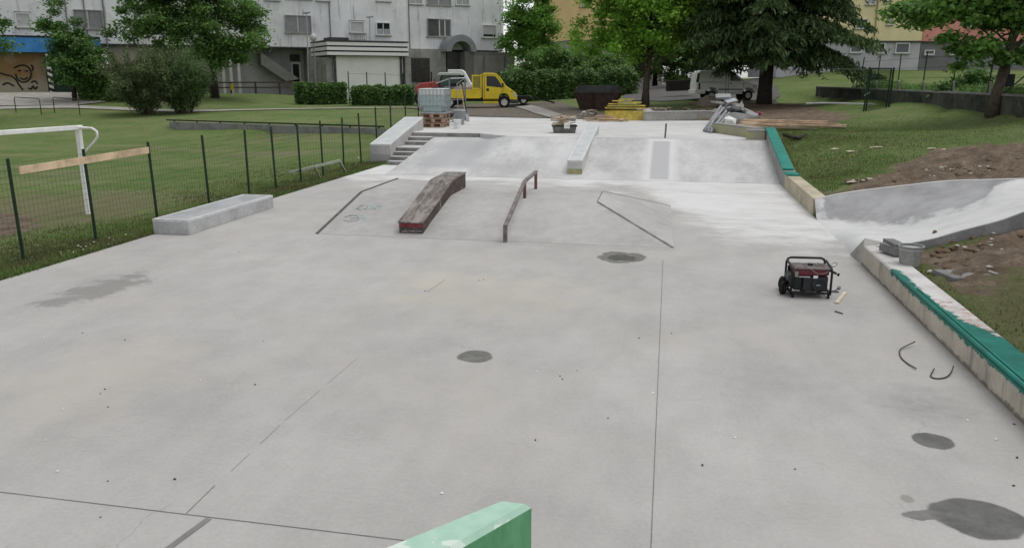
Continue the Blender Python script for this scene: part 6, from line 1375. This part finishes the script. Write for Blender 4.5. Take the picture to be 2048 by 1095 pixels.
# gate
gt_ = thing('metal_gate', 'dark green tubular metal gate standing alone on the right lawn', 'gate', tuple(at(1745,227,1.43)))
dg = 38.2
G = lambda px, py: atd(px, py, dg)
MB().tube([G(1726,230), G(1740,134)], .04, 8).build('post', GR['greenpost'], gt_, world=True); MB().tube([G(1776,227), G(1788,135)], .048, 8).build('post', GR['greenpost'], gt_, world=True)
gq_ = [G(1731,225), G(1743,137), G(1783,137), G(1771,225)]; q = MB()
for i in range(4): q.bar(gq_[i], gq_[(i+1) % 4], .055)
q.build('gate_leaf', GR['greenpost'], gt_, world=True)
MB().tube([G(1729,191), G(1739,185)], .03, 6).build('latch', GR['steel'], gt_, world=True)
q = MB()
for f in np.linspace(.03,.97,22): wire(q, G(1731,225).lerp(G(1771,225),f), G(1743,137).lerp(G(1783,137),f), .006)
for f in np.linspace(.03,.97,30): wire(q, G(1731,225).lerp(G(1743,137),f), G(1771,225).lerp(G(1783,137),f), .006)
q.build('gate_mesh', GR['greenpost'], gt_, world=True, fix=False)
o = MB().tube([atd(1771,226,38.2), atd(1862,228,36.5)], .035, 6).build('loose_bar', GR['greenpost']); tag(o, 'dark green bar lying on the grass right of the gate', 'bar')
o = MB().tube(curve([atd(1612,207,43), atd(1660,206,42.6), atd(1750,209,42)],8), .05, 6).build('pale_pipe', GR['concrete']); tag(o, 'long pale pipe lying on the grass left of the gate', 'pipe')
o = MB().tube([atd(1655,138,47), atd(1740,139,38.2)], .015, 6).build('tensioned_wire', GR['steel']); tag(o, 'pale wire strung from the cedar to the gate', 'wire')
o = MB().bb((-.25,-.15,0),(.25,.15,1.15)).build('dark_cabinet', GR['black'], bevel=.02); p = atd(2001, 240, 31.6); o.location = (p.x, p.y, hz(p.x,p.y)-.05); tag(o, 'narrow black cabinet against the field wall behind the tree trunk', 'cabinet')
o = MB().rock((0,0,0), .25, 77, (1.3,1,.7)).build('field_stone', GR['stone']); p = atd(1545,209,50); o.location = (p.x,p.y,hz(p.x,p.y)+.1); tag(o, 'pale stone at the foot of the cedar trunk', 'stone')
# bench-like low dark planter near the van
o = MB().bar(atd(1333,172,60), atd(1385,170,60), .6, .75).build('low_wall', GR['darkbark'], bevel=.03); tag(o, 'low dark wall beside the road left of the white van', 'wall')
# lamps
def lamp(label, px, py, z, ptop, globe=True, d_=None):
    B = gbase(px, py, z) if d_ is None else Vector(atd(px, py, d_)); 
    dd = B.dot(FW); top = atd(ptop[0], ptop[1], dd); rt = thing('street_lamp', label, 'lamp', tuple(B))
    MB().tube([B, B.lerp(top,.5), top], [.07,.055,.045], 8).build('post', M('lamp_post_grey', (.22,.22,.22), .6, .2, 4) if globe else GR['steel'], rt, world=True)
    if globe:
        MB().tube([top+Vector((0,0,a)) for a in (-.05,.05,.2,.35,.48,.55)], [.08,.2,.26,.24,.15,.03], 14).build('globe', M('lamp_globe', (.45,.45,.44), .3, .1, 3), rt, world=True, smooth=True)
    else:
        MB().bar(top+Vector((-.25,0,.05)), top+Vector((.35,0,.1)), .18, .12).build('floodlight', GR['steel'], rt, world=True)
    return rt
lamp('globe street lamp rising in front of the grey block left of the pavilion', 634, 209, 1.0, (627, 82))
lamp('globe street lamp standing before the blue shop front', 210, 200, .95, (205, 80))
lamp('tall thin floodlight pole in front of the grey block', 618, 185, 0, (613, 28), False, 70)
lamp('thin pole with small floodlight before the shuttered window', 742, 150, 0, (739, 36), False, 74)
lamp('thin pole before the left part of the grey block', 113, 110, 0, (109, 14), False, 66)
# posts over the hedge
q = thing('post_row', 'row of thin dark posts with wire standing behind the clipped hedges', 'fence', tuple(atd(740,180,63)))
pp = []
for px, py in ((696,143),(733,144),(770,145),(806,147),(845,146),(869,158)):
    a = atd(px, py, 63); MB().tube([Vector((a.x,a.y,.95)), a], .04, 6).build('post', GR['greenpost'], q, world=True); pp.append(a)
m = MB()
for a, b_ in zip(pp, pp[1:]): wire(m, a-Vector((0,0,.15)), b_-Vector((0,0,.15)), .008)
m.build('wires', GR['greenpost'], q, world=True, fix=False)
# brown railing
rl = thing('street_railing', 'brown wooden street railing before the grey block left of the hedges', 'railing', tuple(atd(510,187,66)))
ra = [atd(px, py, 66+(px-440)*.012) for px, py in ((420,187),(463,187),(512,186),(560,186),(600,186))]
for p in ra: MB().bb((p.x-.06,p.y-.06,p.z-.3),(p.x+.06,p.y+.06,p.z+.9)).build('post', GR['brownmetal'], rl, world=True)
for z in (.85,.45): MB().bar(ra[0]+Vector((0,0,z)), ra[-1]+Vector((0,0,z)), .06, .11).build('rail', GR['brownmetal'], rl, world=True)
p = atd(466,180,66); o = MB().bb((p.x-.14,p.y-.03,p.z),(p.x+.14,p.y-.0,p.z+.5)).build('yellow_sign', M('yellow_sign_paint', (.6,.52,.06), .6, .15, 4)); o.location = FW*-.15; tag(o, 'small yellow sign on the brown railing', 'sign')
# bike racks
def rack(label, x0, x1):
    a, b_ = gbase(x0,229,.72), gbase(x1,230,.72); h = 1.02; rt = thing('bike_rack', label, 'bike rack', tuple(a), 0, 'brown bike racks on the plaza')
    u = (b_-a).normalized(); z = Vector((0,0,1))
    MB().tube([a, a+z*(h-.12), a+z*(h-.03)+u*.04, a+z*h+u*.14, b_+z*h-u*.14, b_+z*(h-.03)-u*.04, b_+z*(h-.12), b_], .028, 8).build('hoop', GR['brownmetal'], rt, world=True, smooth=True); 
    return rt
rack('brown tubular bike rack, the left one of the two on the plaza', 33, 83); rack('brown tubular bike rack, the right one of the two on the plaza', 110, 160)
# ping pong table
tb_ = thing('concrete_table', 'grey concrete table-tennis table at the far left of the plaza', 'table', tuple(gbase(15,212,.75)), YAW)
MB().bb((-1.9,-.75,.72),(1.35,.75,.8)).build('table_top', M('pale_table_top', (.55,.55,.53), .7, .1, 2), tb_); MB().prism([(-1.2,0),(.6,0),(.9,.71),(-1.4,.71)], -.3, .3, 'xz').build('table_base', GR['conc_dark'], tb_)
MB().bb((.0,-.78,.8),(.04,.78,.95)).build('net_plate', GR['darkgrey'], tb_)
MB().bb((-2.2,-1.6,.18),(.9,-1.2,.26)).build('bench_slab', GR['concrete'], tb_) if False else None
bn_ = thing('concrete_bench', 'pale concrete bench before the table-tennis table at the far left', 'bench', tuple(gbase(0,216,.75)), YAW)
MB().bb((-1.4,-.2,.3),(1.0,.2,.38)).build('seat', GR['concrete'], bn_); MB().bb((-1.1,-.17,0),(-.9,.17,.3)).build('leg', GR['conc_dark'], bn_); MB().bb((.5,-.17,0),(.7,.17,.3)).build('leg', GR['conc_dark'], bn_)
